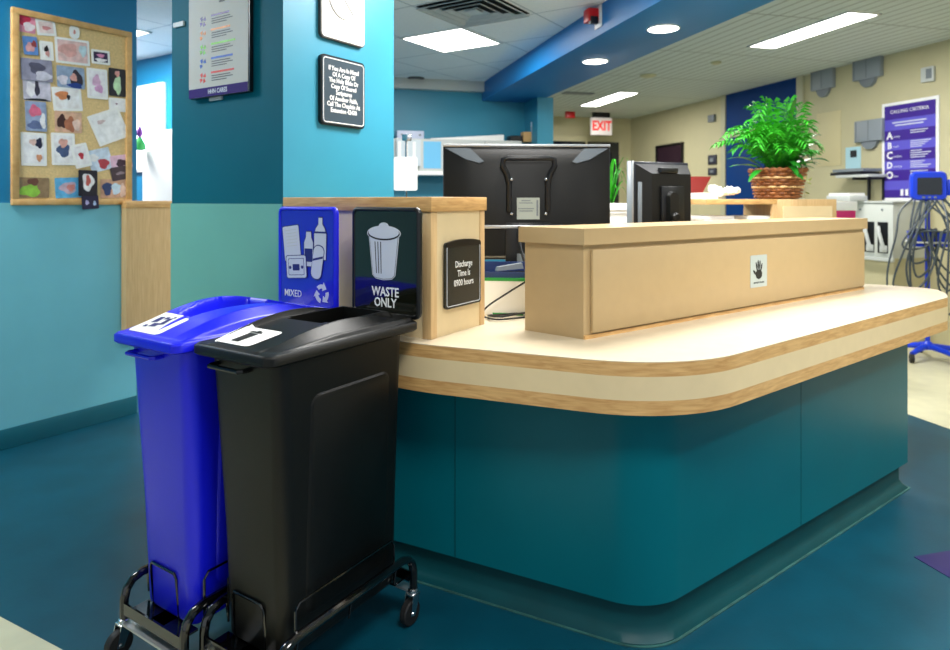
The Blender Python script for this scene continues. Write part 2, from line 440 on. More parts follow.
# crop boxes (px in a 2.956x crop), tilt, paper?, background, blobs [(cx,cz,rx,rz,colour)], label
PH = [
 ((40,35,105,95), 0, 0, (236,150,170), [(.45,.6,.35,.3,(214,50,84)),(.7,.3,.3,.25,(250,225,228))], 'pink flower cutout pinned in the top left corner of the cork board'),
 ((107,58,165,105), -8, 1, (240,214,208), [(.5,.45,.33,.2,(214,140,140))], 'small white card with a pink baby beside the pink flower cutout'),
 ((205,75,235,115), 0, 1, (246,232,226), [(.5,.5,.25,.28,(214,150,140))], 'small oval white keepsake near the top edge of the cork board'),
 ((68,108,112,162), -6, 0, (96,140,200), [(.45,.4,.35,.28,(216,160,160)),(.75,.6,.2,.2,(150,60,60))], 'small photograph of a baby in blue near the upper left'),
 ((117,122,158,178), -4, 1, (238,234,232), [(.5,.6,.3,.25,(24,20,24)),(.6,.3,.28,.22,(206,150,140))], 'photograph with a dark haired baby on white, above the grey photographs'),
 ((163,115,265,190), -3, 1, (232,196,190), [(.35,.55,.35,.35,(222,168,160)),(.85,.6,.15,.3,(190,214,222))], 'largest pale pink photograph near the top of the cork board'),
 ((270,148,325,190), -3, 1, (44,24,70), [(.5,.65,.3,.2,(236,150,190)),(.5,.2,.45,.2,(250,244,248))], 'small purple photograph right of the largest pink photograph'),
 ((62,175,155,240), -3, 0, (150,148,168), [(.5,.6,.28,.3,(86,84,104)),(.7,.25,.3,.25,(206,204,216))], 'upper of the two grey black and white photographs'),
 ((68,232,150,298), -3, 0, (204,200,214), [(.3,.5,.24,.36,(236,232,240)),(.5,.55,.1,.4,(60,56,74)),(.5,.04,.5,.06,(20,18,26))], 'lower of the two grey black and white photographs'),
 ((168,197,250,260), -2, 0, (150,170,196), [(.7,.45,.26,.42,(50,44,58)),(.6,.5,.14,.2,(220,160,150)),(.65,.12,.3,.14,(20,60,140)),(.2,.35,.2,.25,(226,220,230))], 'photograph of a dark haired woman holding a newborn in white'),
 ((257,203,318,292), -2, 1, (252,244,248), [(.45,.6,.28,.26,(222,180,210)),(.6,.3,.3,.16,(212,160,200))], 'white card with a pale pink drawing under the purple photograph'),
 ((322,203,372,285), -1, 0, (20,22,34), [(.5,.4,.25,.36,(190,222,180)),(.5,.82,.16,.12,(226,160,150))], 'dark photograph with a pale green figure at the right edge'),
 ((155,258,242,328), -6, 1, (250,244,238), [(.3,.7,.28,.25,(222,140,90)),(.55,.6,.08,.15,(40,30,34))], 'white card with an orange patch below the dark haired woman'),
 ((322,290,375,330), -3, 1, (252,250,250), [(.4,.6,.08,.1,(140,90,120))], 'small plain white note above the tilted letter'),
 ((272,328,370,420), -24, 1, (252,252,250), [(.3,.75,.16,.08,(210,190,190))], 'large tilted blank white letter on the right of the cork board'),
 ((75,300,138,388), -2, 0, (150,166,196), [(.45,.68,.32,.22,(224,110,140)),(.45,.2,.4,.16,(96,110,150)),(.82,.35,.14,.3,(244,244,248))], 'photograph of a pink capped newborn under the grey photographs'),
 ((162,330,242,392), -1, 0, (224,180,150), [(.25,.5,.2,.36,(70,36,34)),(.55,.4,.22,.4,(178,110,80)),(.8,.4,.16,.3,(236,204,190))], 'warm brown photograph of several people in the middle'),
 ((62,392,138,490), -1, 1, (246,244,248), [(.75,.72,.2,.2,(26,28,60)),(.45,.75,.2,.12,(224,190,180)),(.75,.2,.16,.14,(214,150,110))], 'white card with a navy patch at the left, below the pink capped newborn'),
 ((152,393,222,488), -2, 1, (244,240,240), [(.5,.45,.38,.26,(72,90,130)),(.5,.72,.26,.18,(226,170,156))], 'white card with a baby in patterned blue clothes'),
 ((215,425,265,495), -16, 1, (246,240,240), [(.5,.5,.22,.2,(190,44,60))], 'tilted white card with a red figure, left end of the slanting row'),
 ((262,440,330,505), -16, 0, (206,220,236), [(.6,.3,.26,.26,(182,60,72)),(.25,.65,.2,.2,(250,250,250))], 'tilted pale blue card in the middle of the slanting row'),
 ((327,458,390,498), -10, 0, (232,190,210), [(.5,.4,.3,.3,(60,34,54))], 'pink topped photograph at the right end of the slanting row'),
 ((328,492,382,532), -12, 0, (72,54,62), [(.5,.5,.28,.12,(150,130,140))], 'dark brown card hanging below the pink topped photograph'),
 ((50,525,145,585), 0, 0, (150,124,90), [(.4,.35,.36,.34,(146,200,70)),(.5,.8,.2,.2,(112,70,54))], 'photograph of a child in bright green at the bottom left corner'),
 ((163,525,240,585), -3, 0, (96,180,226), [(.5,.5,.36,.32,(206,180,196)),(.6,.5,.18,.2,(222,140,130))], 'blue bordered photograph of a newborn along the bottom edge'),
 ((297,530,375,585), -1, 0, (206,160,130), [(.25,.5,.2,.4,(40,60,110)),(.6,.5,.22,.34,(200,220,236)),(.85,.4,.14,.4,(240,200,180))], 'colourful group photograph at the bottom right corner'),
 ((232,503,288,580), 0, 0, (24,18,36), [(.5,.55,.34,.38,(244,238,240)),(.5,.6,.14,.24,(196,90,80))], 'dark bordered photograph with rounded corners overlapping the bottom frame'),
 ((242,578,292,618), -4, 0, (34,28,64), [(.3,.5,.12,.2,(190,180,220)),(.75,.4,.1,.2,(170,190,220))], 'dark blue card hanging below the frame of the cork board'),
]
for i, (bx_, tilt, paper, bg, blobs, lab) in enumerate(PH):
    px = tuple(v / 2.956 for v in bx_)
    off = .0135 + .0012*(i % 4)
    if i >= 26: off = .030
    c, hw_, z0, z1 = W_LEFT.rect(*px, off=off)
    p = thing('pinned_photograph', lab, 'photograph', (c.x, c.y, (z0+z1)/2), 57, 'photographs and cards on the cork board')
    p.rotation_euler = (Matrix.Rotation(R(57), 3, 'Z') @ Matrix.Rotation(R(-tilt), 3, 'Y').inverted()).to_euler() if tilt else (0, 0, R(57))
    hh = (z1-z0)/2
    G().plate(rrect(-hw_, hw_, -hh, hh, .006 if i != 2 else hw_*.9, 3), 0, .001).done('paper', M_paper if paper else cm(bg), p)
    b_ = .012 if paper else .0
    g = G(); mats = [cm(bg)]
    ix, iz = hw_-b_-.001, hh-b_-.001
    if ix < .01: ix = hw_*.7
    if i != 2: g.plate(rrect(-ix, ix, -iz, iz, .004, 2), -.0005, 0, 0)
    for j, (cx, cz, rx, rz, cc) in enumerate(blobs):
        mats.append(cm(cc))
        pts = []
        for k in range(22):
            a = 2*math.pi*k/22; wob = 1 + .14*math.sin(3*a + i + j) + .08*math.sin(5*a + 2*i)
            x = -ix + 2*ix*cx + rx*ix*2*math.cos(a)*wob*.9; z = -iz + 2*iz*cz + rz*iz*2*math.sin(a)*wob*.9
            pts.append((max(-ix, min(ix, x)), max(-iz, min(iz, z))))
        g.plate(pts, -.0008-.0002*j, -.0004, j+1)
    g.done('printed_picture', mats, p)

# ------------------------------------------------------------------ counter
CT = [(-.765, 2.43), (-.171, 2.047), (.561, 1.756), (2.19, 3.032), (2.275, 3.165), (2.335, 3.33), (2.06, 3.55), (1.60, 3.52), (.45, 2.74), (.0, 2.74), (-.552, 2.752), (-.722, 2.505)]
RD = [0, .8, .45, .12, .3, .10, .02, 0, 0, 0, 0, 0]
def inset(p, d):
    """push the outer edge points in by d (layers of the edge build-up)"""
    return p
ctop = fillet(CT, RD)
t = thing('countertop', 'curved cream laminate countertop with banded maple edge on the teal counter', 'countertop')
G().prism(ctop, .7, .741).done('lower_maple_band', M_wood, t)
G().prism(fillet(CT, RD), .741, .808).done('cream_band', M_lam, t)
G().prism(ctop, .808, .8475).done('upper_maple_band', M_wood, t)
G().prism(ctop, .8475, .85).done('laminate_surface', M_top, t)

BS = [(-.720, 2.505), (.5115, 1.878), (1.957, 2.961), (1.70, 3.30), (.42, 2.60), (-.565, 2.72)]
t = thing('counter_base', 'curved teal laminate front below the nurse station countertop', 'counter', (0, 0, 0))
G().prism(fillet(BS, [0, .2, .004, 0, 0, 0]), .115, .70).done('front_panel', M_counter, t, sharp=30)
def shrink(P, d):
    n = len(P); out = []
    for i in range(n):
        p = Vector(P[i]); a = (p - Vector(P[i-1])).normalized(); b = (Vector(P[(i+1) % n]) - p).normalized()
        na = Vector((-a.y, a.x)); nb = Vector((-b.y, b.x)); m_ = (na + nb).normalized(); out.append(tuple(p + m_*d/max(.3, m_.dot(na))))
    return out
sk = shrink(BS, .022)
f0 = fillet(sk, [0, .19, .02, 0, 0, 0]); f1 = fillet(shrink(BS, .012), [0, .19, .02, 0, 0, 0]); f2 = fillet(shrink(BS, -.004), [0, .19, .02, 0, 0, 0])
g = G(); g.loft([[(p[0], p[1], 0.0) for p in f2], [(p[0], p[1], .006) for p in f2], [(p[0], p[1], .02) for p in f1], [(p[0], p[1], .04) for p in f0], [(p[0], p[1], .115) for p in f0]])
g.done('rubber_skirt', M_toe, t, sharp=50)
for px in (455,):
    pp = Plane((.5115, 1.878), math.degrees(math.atan2(-.632, 1.2465))); k_, _, p_ = pp.hit(px, 400)
    G().box(-.0012, .0012, -.0008, .004, .116, .70).done('panel_joint', M_toe, t, loc=(p_.x, p_.y, 0), rot=pp.rot)
pp = Plane((.5115, 1.878), math.degrees(math.atan2(1.083, 1.4455))); k_, _, p_ = pp.hit(801, 400)
G().box(-.0012, .0012, -.0008, .004, .116, .70).done('panel_joint', M_toe, t, loc=(p_.x, p_.y, 0), rot=pp.rot)
# thin line of old sealant on the floor along the skirt
f3 = fillet(shrink(BS, -.012), [0, .2, .02, 0, 0, 0])
G().prism(f3, 0.0005, .0035).done('sealant_bead', mat('grey_green_sealant', (44, 92, 88), .6, vary=.4, scale=14), t)

# tan transaction shelf box on the counter
t = thing('transaction_shelf', 'long tan laminate transaction shelf box standing on the countertop', 'counter shelf', (BX[0].x, BX[0].y, .85))
def rel(ps, o): return [(p[0]-o[0], p[1]-o[1]) for p in ps]
bx = rel(BX, BX[0])
G().prism(bx, 0, .305).done('body', M_lam2, t)
G().prism(shrink(bx, -.014), .305, .358).done('cap', M_lam2, t)
L_ = (BX[1]-BX[0]).length; rr = BX_R.rot
g = G(); g.box(.03, L_-.012, -.014, 0.0, .018, .288, bev=.005); g.done('raised_front_panel', mat('tan_front_laminate', (186, 160, 117), .42, vary=.02, scale=20), t, rot=rr)
g = G(); g.box(.0, L_, -.006, 0.0, 0, .012); g.done('bottom_trim', M_wood, t, rot=rr)
# hand sign
s_, hw, ht = thing_on(BX_R, (750.5, 255, 767, 287), 'hand_sign', 'small pale sticker with a black open hand on the tan shelf front', 'sign', off=.0155)
G().plate(rrect(-hw, hw, 0, ht, .004, 3), 0, .0012).done('sticker', mat('pale_sticker', (180, 190, 186), .5), s_)
g = G(); y0 = -.0006; cx = 0
g.plate(ell(cx, ht*.40, hw*.40, ht*.15), y0, 0)
for fx, fz, a in ((-.33, .70, 14), (-.10, .76, 3), (.14, .74, -8), (.37, .66, -20)):
    g.plate(ell(cx+fx*hw*.8, ht*(fz-.06), hw*.075, ht*.15, 12, a), y0, 0)
g.plate(ell(-hw*.52, ht*.47, hw*.09, ht*.10, 12, 48), y0, 0)
g.done('hand_symbol', M_ink, s_)
text('DO NOT TOUCH', ht*.075, M_ink, s_, 0, -.0004, ht*.14, 'caption')

# maple hutch beside the pillar
t = thing('maple_hutch', 'tall maple framed cream panel unit between the pillar and the countertop', 'cabinet', (C0.x, C0.y, .85), -33)
hb = .46; wd = .695; dp = .325
G().box(-wd, -.004, .004, dp, 0, hb-.045).done('panel_core', M_lam, t)
G().box(-wd, .006, -.006, dp+.006, hb-.048, hb, bev=.003).done('top_rail', M_wood, t)
G().box(-.034, 0.0, 0.0, .034, 0, hb-.048, bev=.002).done('corner_post', M_wood2, t)
G().box(-.034, 0.0, dp-.03, dp, 0, hb-.048, bev=.002).done('corner_post', M_wood2, t)
G().box(-wd, -wd+.02, -.0, .03, 0, hb-.048, bev=.002).done('corner_post', M_wood2, t)
# discharge sign
s_, hw, ht = thing_on(HUT_R, (443.5, 240, 479, 305.5), 'room_sign', 'charcoal sign reading Discharge Time Is 0900 hours on the maple hutch', 'sign', off=.001)
G().plate(rrect(-hw, hw, 0, ht-.004, .010, 4), -.008, 0).done('sign_plate', M_kplate, s_)
G().plate([(-hw*.98, ht-.02)] + [(hw*.98*math.cos(R(180-a)), ht-.012 + .016*math.sin(R(a))) for a in range(0, 181, 15)] + [(hw*.98, ht-.02)], -.010, 0).done('top_holder', M_black, s_)
g = G(); g.tube([(p[0], -.0085, p[1]) for p in rrect(-hw+.008, hw-.008, .008, ht-.016, .008, 4)], .0012, 6, True); g.done('border_line', M_sil, s_)
text('Discharge\nTime Is\n0900 hours', .031, M_white, s_, 0, -.0082, ht*.50, sx=.84, ls=1.02, bold=.0002)

# ------------------------------------------------------------------ signs on the pillar
s_, hw, ht = thing_on(P_RIGHT, (318, 59, 362, 127), 'pillar_plaque', 'slate plaque with a white border about calling the chaplain, below the white sign', 'sign')
G().plate(rrect(-hw, hw, 0, ht, .02, 5), -.016, 0).done('backing', M_black, s_)
G().plate(rrect(-hw+.006, hw-.004, .006, ht-.006, .018, 5), -.018, -.015).done('sign_plate', M_slate, s_)
g = G(); g.tube([(p[0], -.018, p[1]) for p in rrect(-hw+.012, hw-.010, .012, ht-.012, .014, 4)], .0022, 6, True); g.done('border_line', M_white, s_)
text('If You Are In Need\nOf A Copy Of\nThe Holy Bible Or\nCopy Of Sacred\nScriptures\nOf Another Faith,\nCall The Chaplain At\nExtension 42438', hw*.205, M_white, s_, 0, -.0182, ht*.52, sx=.86, ls=.93, bold=.0006)
s_, hw, ht = thing_on(P_RIGHT, (318, -38, 362, 43), 'no_entry_sign', 'white framed sign with a pale round symbol high on the bright pillar face', 'sign')
G().plate(rrect(-hw, hw, 0, ht, .02, 5), -.016, 0).done('backing', mat('brown_grey_edge', (70, 66, 58), .4), s_)
G().plate(rrect(-hw+.005, hw-.004, .005, ht-.005, .018, 5), -.018, -.015).done('sign_plate', M_white, s_)
g = G(); g.tube([(hw*.66*math.cos(R(a)), -.018, ht*.54 + hw*.66*math.sin(R(a))) for a in range(0, 360, 12)], .006, 6, True)
g.tube([(-hw*.46, -.018, ht*.54+hw*.46), (hw*.46, -.018, ht*.54-hw*.46)], .005, 6); g.done('round_symbol', mat('faint_grey_print', (208, 206, 204), .5), s_)
text('In This Area', hw*.24, mat('faint_text', (190, 176, 168), .5), s_, 0, -.0184, ht*.13)
# values poster on the dark face
s_, hw, ht = thing_on(P_LEFT, (194.5, -60, 254, 96.5), 'values_poster', 'framed white values poster with five coloured emblems and purple foot band', 'poster')
G().plate(rrect(-hw, hw+.004, 0, ht, .002, 2), -.024, -.0066).done('black_frame', M_black, s_)
G().box(-hw, hw-.004, -.026, -.022, .002, ht-.002).done('poster_sheet', mat('poster_paper', (190, 190, 182), .6), s_)
G().box(-hw, hw-.004, -.0265, -.0258, .002, ht*.062).done('purple_band', mat('purple_band_print', (44, 6, 104), .6, spec=.2), s_)
text('HHN CARES', ht*.042, M_sil, s_, 0, -.0268, ht*.032, sx=.85, bold=.0006)
names = [((66, 34, 120), 'COLLABORATION', 0), ((226, 140, 60), 'ACCOUNTABILITY', 1), ((120, 196, 50), 'RESPECT & RESPONSIVENESS', 2), ((40, 86, 180), 'EMPATHY & KINDNESS', 3), ((222, 70, 50), 'STRIVING TO BE BETTER', 4)]
k0 = ht/156
for j, (cc, wv, q_) in enumerate(names):
    z = k0*(20 + (76 - (19.5 + 14.2*q_)) ) ; m_ = cm(cc)
    x = -hw*.5
    g = G(); r_ = k0*6
    for a in (0, 90, 180, 270)[: 3 if q_ % 2 else 4]:
        c_, s2 = math.cos(R(a+45)), math.sin(R(a+45))
        g.plate([(x + r_*(.25*c_) - r_*.2*s2, z + r_*.25*s2 + r_*.2*c_), (x + r_*1.0*c_ - r_*.1*s2, z + r_*1.0*s2 + r_*.1*c_), (x + r_*.7*c_ + r_*.55*s2, z + r_*.7*s2 - r_*.55*c_), (x + r_*.3*c_ + r_*.2*s2, z + r_*.3*s2 - r_*.2*c_)], -.0268, -.0258)
    g.done('emblem', m_, s_)
    G().box(-hw*.22, -hw*.22 + hw*(.6+.12*(q_ == 2)+.04*q_), -.0268, -.0260, z + k0*3.2, z + k0*5.2).done('heading', m_, s_)
    g = G()
    for q2, l2 in ((.4, .62), (-1.9, .70), (-4.2, .5)): g.box(-hw*.20, -hw*.20 + hw*l2, -.0268, -.0260, z + k0*q2, z + k0*(q2+.9))
    g.done('small_print', mat('grey_text', (90, 90, 90), .6), s_)
text('values', k0*4, mat('dark_text', (70, 70, 80), .6), s_, hw*.15, -.0266, k0*(20+73), 'heading')
text('MISSION AND VISION', k0*4, mat('dark_text2', (70, 70, 80), .6), s_, 0, -.0266, k0*120, 'heading', sx=.8)
# small strips stuck to the pillar
s_, hw, ht = thing_on(P_LEFT, (211, 95, 223, 100.5), 'name_strip', 'tiny white label strip below the purple foot of the values poster', 'label')
G().box(-hw, hw, -.009, 0, 0, ht).done('strip', M_lgrey, s_)
s_, hw, ht = thing_on(P_LEFT, (175, 22.5, 185, 27), 'name_strip', 'tiny grey clip on the dark pillar face left of the values poster', 'label')
G().box(-hw, hw, -.009, 0, 0, ht).done('strip', M_lgrey, s_)

# ------------------------------------------------------------------ bins
def smooth(a, b, x): x = max(0, min(1, (x-a)/(b-a))); return x*x*(3-2*x)
def make_bin(loc, body_m, face_m, lid_kind, label, name):
    t = thing(name, label, 'bin', (loc[0], loc[1], 0), -33)
    # body
    BXS = 1.05
    g = G(); rings = []
    for z, x_, y0_, y1_, r in ((.135, .100, -.190, .205, .02), (.14, .106, -.196, .212, .03), (.15, .110, -.200, .216, .035), (.45, .1185, -.211, .218, .038), (.86, .134, -.232, .220, .04), (.90, .136, -.235, .221, .04)):
        rings.append(ring(-x_*BXS, x_*BXS, y0_*1.06, y1_*1.06, r, z, 6))
    for z, x_, y0_, y1_, r in ((.90, .130, -.229, .215, .036), (.45, .112, -.205, .212, .034), (.16, .102, -.193, .208, .03)):
        rings.append(ring(-x_*BXS, x_*BXS, y0_*1.06, y1_*1.06, r, z, 6))
    g.loft(rings); g.done('body', body_m, t, sharp=60)
    # raised panel on both long sides, following the taper
    for sg in (1, -1):
        g = G()
        def xs(z): return (.110 + (z-.15)*.0342)*1.05
        P = []
        for y, z in rrect(-.145, .165, .22, .80, .03, 5): P.append((y, z))
        ya = (-.135, .155)
        n = len(P)
        outer = [(sg*(xs(z)-.002), y, z) for y, z in P]
        inner = [(sg*(xs(z)+.0035), y*.955+.0005, .51+(z-.51)*.975) for y, z in P]
        if sg < 0: outer.reverse(); inner.reverse()
        g.loft([outer, inner], smooth=False, caps=(False, True)); g.done('side_panel', body_m, t)
    g = G(); g.tube([(-.095, -.235, .872), (-.095, -.272, .872), (-.09, -.279, .872), (.025, -.279, .872), (.03, -.272, .872), (.03, -.235, .872)], .0065, 8)
    g.done('grip', M_black if lid_kind == 'slot' else body_m, t)
    g = G(); g.box(-.09, .09, .22, .268, .845, .893, bev=.006); g.done('rear_grip', body_m, t)
    # lid
    W2, L2, rc = .157, .292, .03
    g = G()
    g.loft([ring(-W2+.006, W2-.006, -L2+.006, L2-.006, rc, .897, 6), ring(-W2, W2, -L2, L2, rc, .902, 6), ring(-W2, W2, -L2, L2, rc, .920, 6), ring(-W2+.006, W2-.006, -L2+.006, L2-.006, rc, .926, 6)], caps=(False, False))
    NX, NY = 96, 96; V = {}
    hx, hy, r2 = W2-.006, L2-.006, rc
    def height(x, y):
        e = min(hx-abs(x), hy-abs(y)); ed = smooth(.002, .014, e)
        arch = .052*math.sin(math.pi*max(0, min(1, (y+.262)/.535)))**.95 if y > -.262 else 0
        outer = max(0, min(1, (.152-abs(x))/.052)); arch *= .80 if x > 0 else 1
        if lid_kind == 'slot':
            wrib = smooth(.092, .099, abs(x))
            cen = .005 + .030*max(0, min(1, (y+.26)/.22))
            back = smooth(.205, .235, y)
            m_ = max(wrib, back); zz = cen*(1-m_) + max(cen*.4, arch*outer)*m_
        else:
            full = (arch*1.2 + .005)*(.35+.65*outer)
            half = .024 + .040*smooth(-.15, .04, y); xt = x+.022
            tr = 1-smooth(half-.007, half+.007, abs(xt))
            tr *= smooth(-.165, -.12, y)*(1-smooth(.105, .13, y))
            zz = full*(1-tr) + tr*(.010 + .004*(y+.15) - .02*smooth(-.02, .05, y))
        return .926 + ed*zz
    for i in range(NX+1):
        for j in range(NY+1):
            x = -hx + 2*hx*i/NX; y = -hy + 2*hy*j/NY; X, Y = x, y
            cx = hx-r2; cy = hy-r2
            if abs(x) > cx and abs(y) > cy:
                dx = abs(x)-cx; dy = abs(y)-cy; l = math.hypot(dx, dy); f_ = max(dx, dy)/l if l else 1
                X = math.copysign(cx+dx*f_, x); Y = math.copysign(cy+dy*f_, y)
            V[i, j] = g.bm.verts.new((X, Y, height(x, y)))
    rim = []
    for i in range(NX):
        for j in range(NY):
            x = -hx + 2*hx*(i+.5)/NX; y = -hy + 2*hy*(j+.5)/NY
            if lid_kind == 'slot':
                hole = abs(x) < .082 and -.04 < y < .195 and (y > -.025 or abs(x) < .07)
            else:
                hole = ((x+.022)/.048)**2 + ((y-.06)/.040)**2 < 1
            if hole: continue
            fc = g.bm.faces.new((V[i, j], V[i+1, j], V[i+1, j+1], V[i, j+1])); fc.smooth = True
    # turned-down throat around the opening
    edges = [e_ for e_ in g.bm.edges if len(e_.link_faces) == 1 and all(abs(v.co.x) < .09 and -.1 < v.co.y < .21 for v in e_.verts)]
    ex = bmesh.ops.extrude_edge_only(g.bm, edges=edges)
    for v in ex['geom']:
        if isinstance(v, bmesh.types.BMVert): v.co.z = .885
    g.done('lid', body_m, t, sharp=50)
    # sticker on the sloping front of the lid
    def zf(x, y): return height(x, y) + .0012
    g = G(); SX, SY = 12, 12; vv = {}
    x0_, x1_, y0_, y1_ = (-.108, .034, -.258, -.140) if lid_kind == 'slot' else (-.122, .028, -.262, -.160)
    sx_, sy_, rr_ = (x1_-x0_)/2, (y1_-y0_)/2, .016
    for i in range(SX+1):
        for j in range(SY+1):
            x = -sx_ + 2*sx_*i/SX; y = -sy_ + 2*sy_*j/SY
            if abs(x) > sx_-rr_ and abs(y) > sy_-rr_:
                dx = abs(x)-sx_+rr_; dy = abs(y)-sy_+rr_; f_ = max(dx, dy)/math.hypot(dx, dy)
                x = math.copysign(sx_-rr_+dx*f_, x); y = math.copysign(sy_-rr_+dy*f_, y)
            x += (x0_+x1_)/2; y += (y0_+y1_)/2; vv[i, j] = g.bm.verts.new((x, y, zf(x, y)))
    for i in range(SX):
        for j in range(SY): g.bm.faces.new((vv[i, j], vv[i+1, j], vv[i+1, j+1], vv[i, j+1]))
    stk = g.done('lid_sticker', M_paper, t)
    g = G(); mx_, my_ = (x0_+x1_)/2, (y0_+y1_)/2
    def flat(pts):
        vs = [g.bm.verts.new((p[0], p[1], zf(p[0], p[1])+.0012)) for p in pts]; g.bm.faces.new(vs)
    if lid_kind == 'slot':
        flat([(mx_-.018, my_-.042), (mx_+.012, my_-.042), (mx_+.014, my_+.02), (mx_-.02, my_+.02)])
        flat([(mx_-.03, my_+.024), (mx_+.022, my_+.024), (mx_+.016, my_+.034), (mx_-.024, my_+.034)])
        flat([(mx_-.01, my_+.036), (mx_+.004, my_+.036), (mx_+.004, my_+.042), (mx_-.01, my_+.042)])
    else:
        for dx, dy, a, bq in ((-.02, .01, .012, .018), (.0, -.015, .014, .010), (.022, .006, .010, .020), (.005, .022, .009, .007), (-.028, -.024, .008, .006), (.03, .03, .006, .005)):
            flat([(mx_+dx-a, my_+dy-bq), (mx_+dx+a, my_+dy-bq*.6), (mx_+dx+a*.8, my_+dy+bq), (mx_+dx-a*.7, my_+dy+bq*.8)])
    g.done('icon', M_ink if lid_kind == 'slot' else M_navy, stk)
    # sign frame standing on the rear rim
    hw, zb, zt_ = .142, .928, 1.277; cx = .021
    g = G()
    a = rrect(cx-hw, cx+hw, zb, zt_, .022, 6); b = rrect(cx-hw+.014, cx+hw-.014, zb+.014, zt_-.014, .012, 6)
    yf = .277
    ra = [(p[0], yf+.012, p[1]) for p in a]; rb = [(p[0], yf+.002, p[1]) for p in a]
    a2 = rrect(cx-hw+.004, cx+hw-.004, zb+.004, zt_-.004, .02, 6)
    rc_ = [(p[0], yf-.002, p[1]) for p in a2]; b2 = rrect(cx-hw+.011, cx+hw-.011, zb+.011, zt_-.011, .014, 6)
    rd = [(p[0], yf-.002, p[1]) for p in b2]; re = [(p[0], yf+.004, p[1]) for p in b]
    g.loft([ra, rb, rc_, rd, re])
    sf = g.done('sign_frame', body_m if lid_kind != 'slot' else M_black, t, sharp=60)
    G().plate(rrect(cx-hw+.013, cx+hw-.013, zb+.013, zt_-.013, .012, 5), yf+.0015, yf+.005).done('sign_face', face_m, sf)
    yy = yf + .0005
    if lid_kind == 'slot':
        g = G(); c_ = cx-.004; z0 = 1.060; z1 = 1.190
        body = lambda e: [(c_-.044-e, z0-e*.3), (c_-.034, z0-.009-e), (c_, z0-.013-e), (c_+.034, z0-.009-e), (c_+.044+e, z0-e*.3), (c_+.060+e, z1), (c_-.060-e, z1)]
        g.plate(body(.004), yy-.0003, yy+.001, 0); g.plate(body(.0015), yy-.0006, yy, 1); g.plate(body(0), yy-.0009, yy, 0)
        g.plate(ell(c_, z1+.003, .070, .025, 28), yy-.0006, yy+.001, 0); g.plate(ell(c_, z1+.003, .067, .0225, 28), yy-.0010, yy+.001, 1)
        g.plate(ell(c_, z1+.006, .064, .020, 28), yy-.0013, yy+.001, 0)
        g.plate(ell(c_, z1+.026, .020, .012), yy-.0011, yy+.001, 0)
        for dx in (-.036, -.024, -.012): g.plate([(c_+dx*.82-.0016, z0+.004), (c_+dx*.82+.0016, z0+.004), (c_+dx+.0018, z1-.024), (c_+dx-.0018, z1-.024)], yy-.0011, yy, 1)
        g.done('waste_can_symbol', [M_sil, M_ink], sf)
        text('WASTE\nONLY', .041, M_white, sf, cx+.002, yy, zb+.060, sx=.84, ls=.84, bold=.0008)
    else:
        g = G(); c_ = cx
        def rot_(pts, cxx, czz, a_):
            return [(cxx+p[0]*math.cos(R(a_))-p[1]*math.sin(R(a_)), czz+p[0]*math.sin(R(a_))+p[1]*math.cos(R(a_))) for p in pts]
        lay = [0]
        def icon(pts):
            mx = sum(p[0] for p in pts)/len(pts); mz = sum(p[1] for p in pts)/len(pts); d = lay[0]*.0007; lay[0] += 1
            big = []
            for p in pts:
                v = Vector((p[0]-mx, p[1]-mz)); l = v.length or 1; v = v*(1 + .0035/l); big.append((mx+v.x, mz+v.y))
            g.plate(big, yy-.0003-d, yy+.001, 1); g.plate(pts, yy-.0006-d, yy, 0); return yy-.0006-d
        y_ = icon(rot_(rrect(-.040, .040, -.060, .060, .006, 3), c_-.072, 1.150, 7))
        for k in range(6): g.plate(rot_([(-.028, -.02+k*.011), (.026, -.02+k*.011), (.026, -.0180+k*.011), (-.028, -.0180+k*.011)], c_-.072, 1.160, 7), y_-.0003, y_, 2)
        icon([(c_+.040, 1.10), (c_+.094, 1.10), (c_+.096, 1.185), (c_+.088, 1.205), (c_+.078, 1.218), (c_+.078, 1.240), (c_+.060, 1.240), (c_+.060, 1.218), (c_+.048, 1.205), (c_+.040, 1.185)])
        g.plate([(c_+.042, 1.188), (c_+.095, 1.188), (c_+.094, 1.194), (c_+.043, 1.194)], yy-.0018, yy, 1)
        y_ = icon([(c_-.008, 1.075), (c_+.034, 1.075), (c_+.034, 1.155), (c_+.026, 1.172), (c_+.024, 1.192), (c_+.002, 1.192), (c_+.0, 1.172), (c_-.008, 1.155)])
        g.plate(rrect(c_-.006, c_+.032, 1.090, 1.135, .002, 2), y_-.0003, y_, 1)
        y_ = icon(rot_(rrect(-.024, .024, -.056, .056, .020, 4), c_+.056, 1.090, -10))
        g.plate(rot_([(-.023, .0), (.023, .018), (.023, .026), (-.023, .008)], c_+.056, 1.090, -10), y_-.0003, y_, 1)
        y_ = icon(rot_(rrect(-.048, .048, -.038, .038, .008, 3), c_-.046, 1.070, 4))
        g.plate(rot_(rrect(-.039, .039, -.029, .029, .004, 3), c_-.046, 1.070, 4), y_-.0002, y_, 1)
        g.plate(rot_(rrect(-.037, .037, -.027, .027, .004, 3), c_-.046, 1.070, 4), y_-.0004, y_, 0)
        g.plate(rot_(rrect(-.017, .017, -.011, .011, .002, 2), c_-.046, 1.068, 4), y_-.0007, y_, 1)
        for q_ in (-.030, .030): g.plate(rot_(ell(q_, -.001, .006, .006, 10), c_-.046, 1.069, 4), y_-.0007, y_, 1)
        g.done('recyclables_symbol', [M_sil, M_navy, M_lgrey], sf)
        g = G(); rx, rz, rr_ = c_+.074, .985, .029                                                              # three chasing arrows
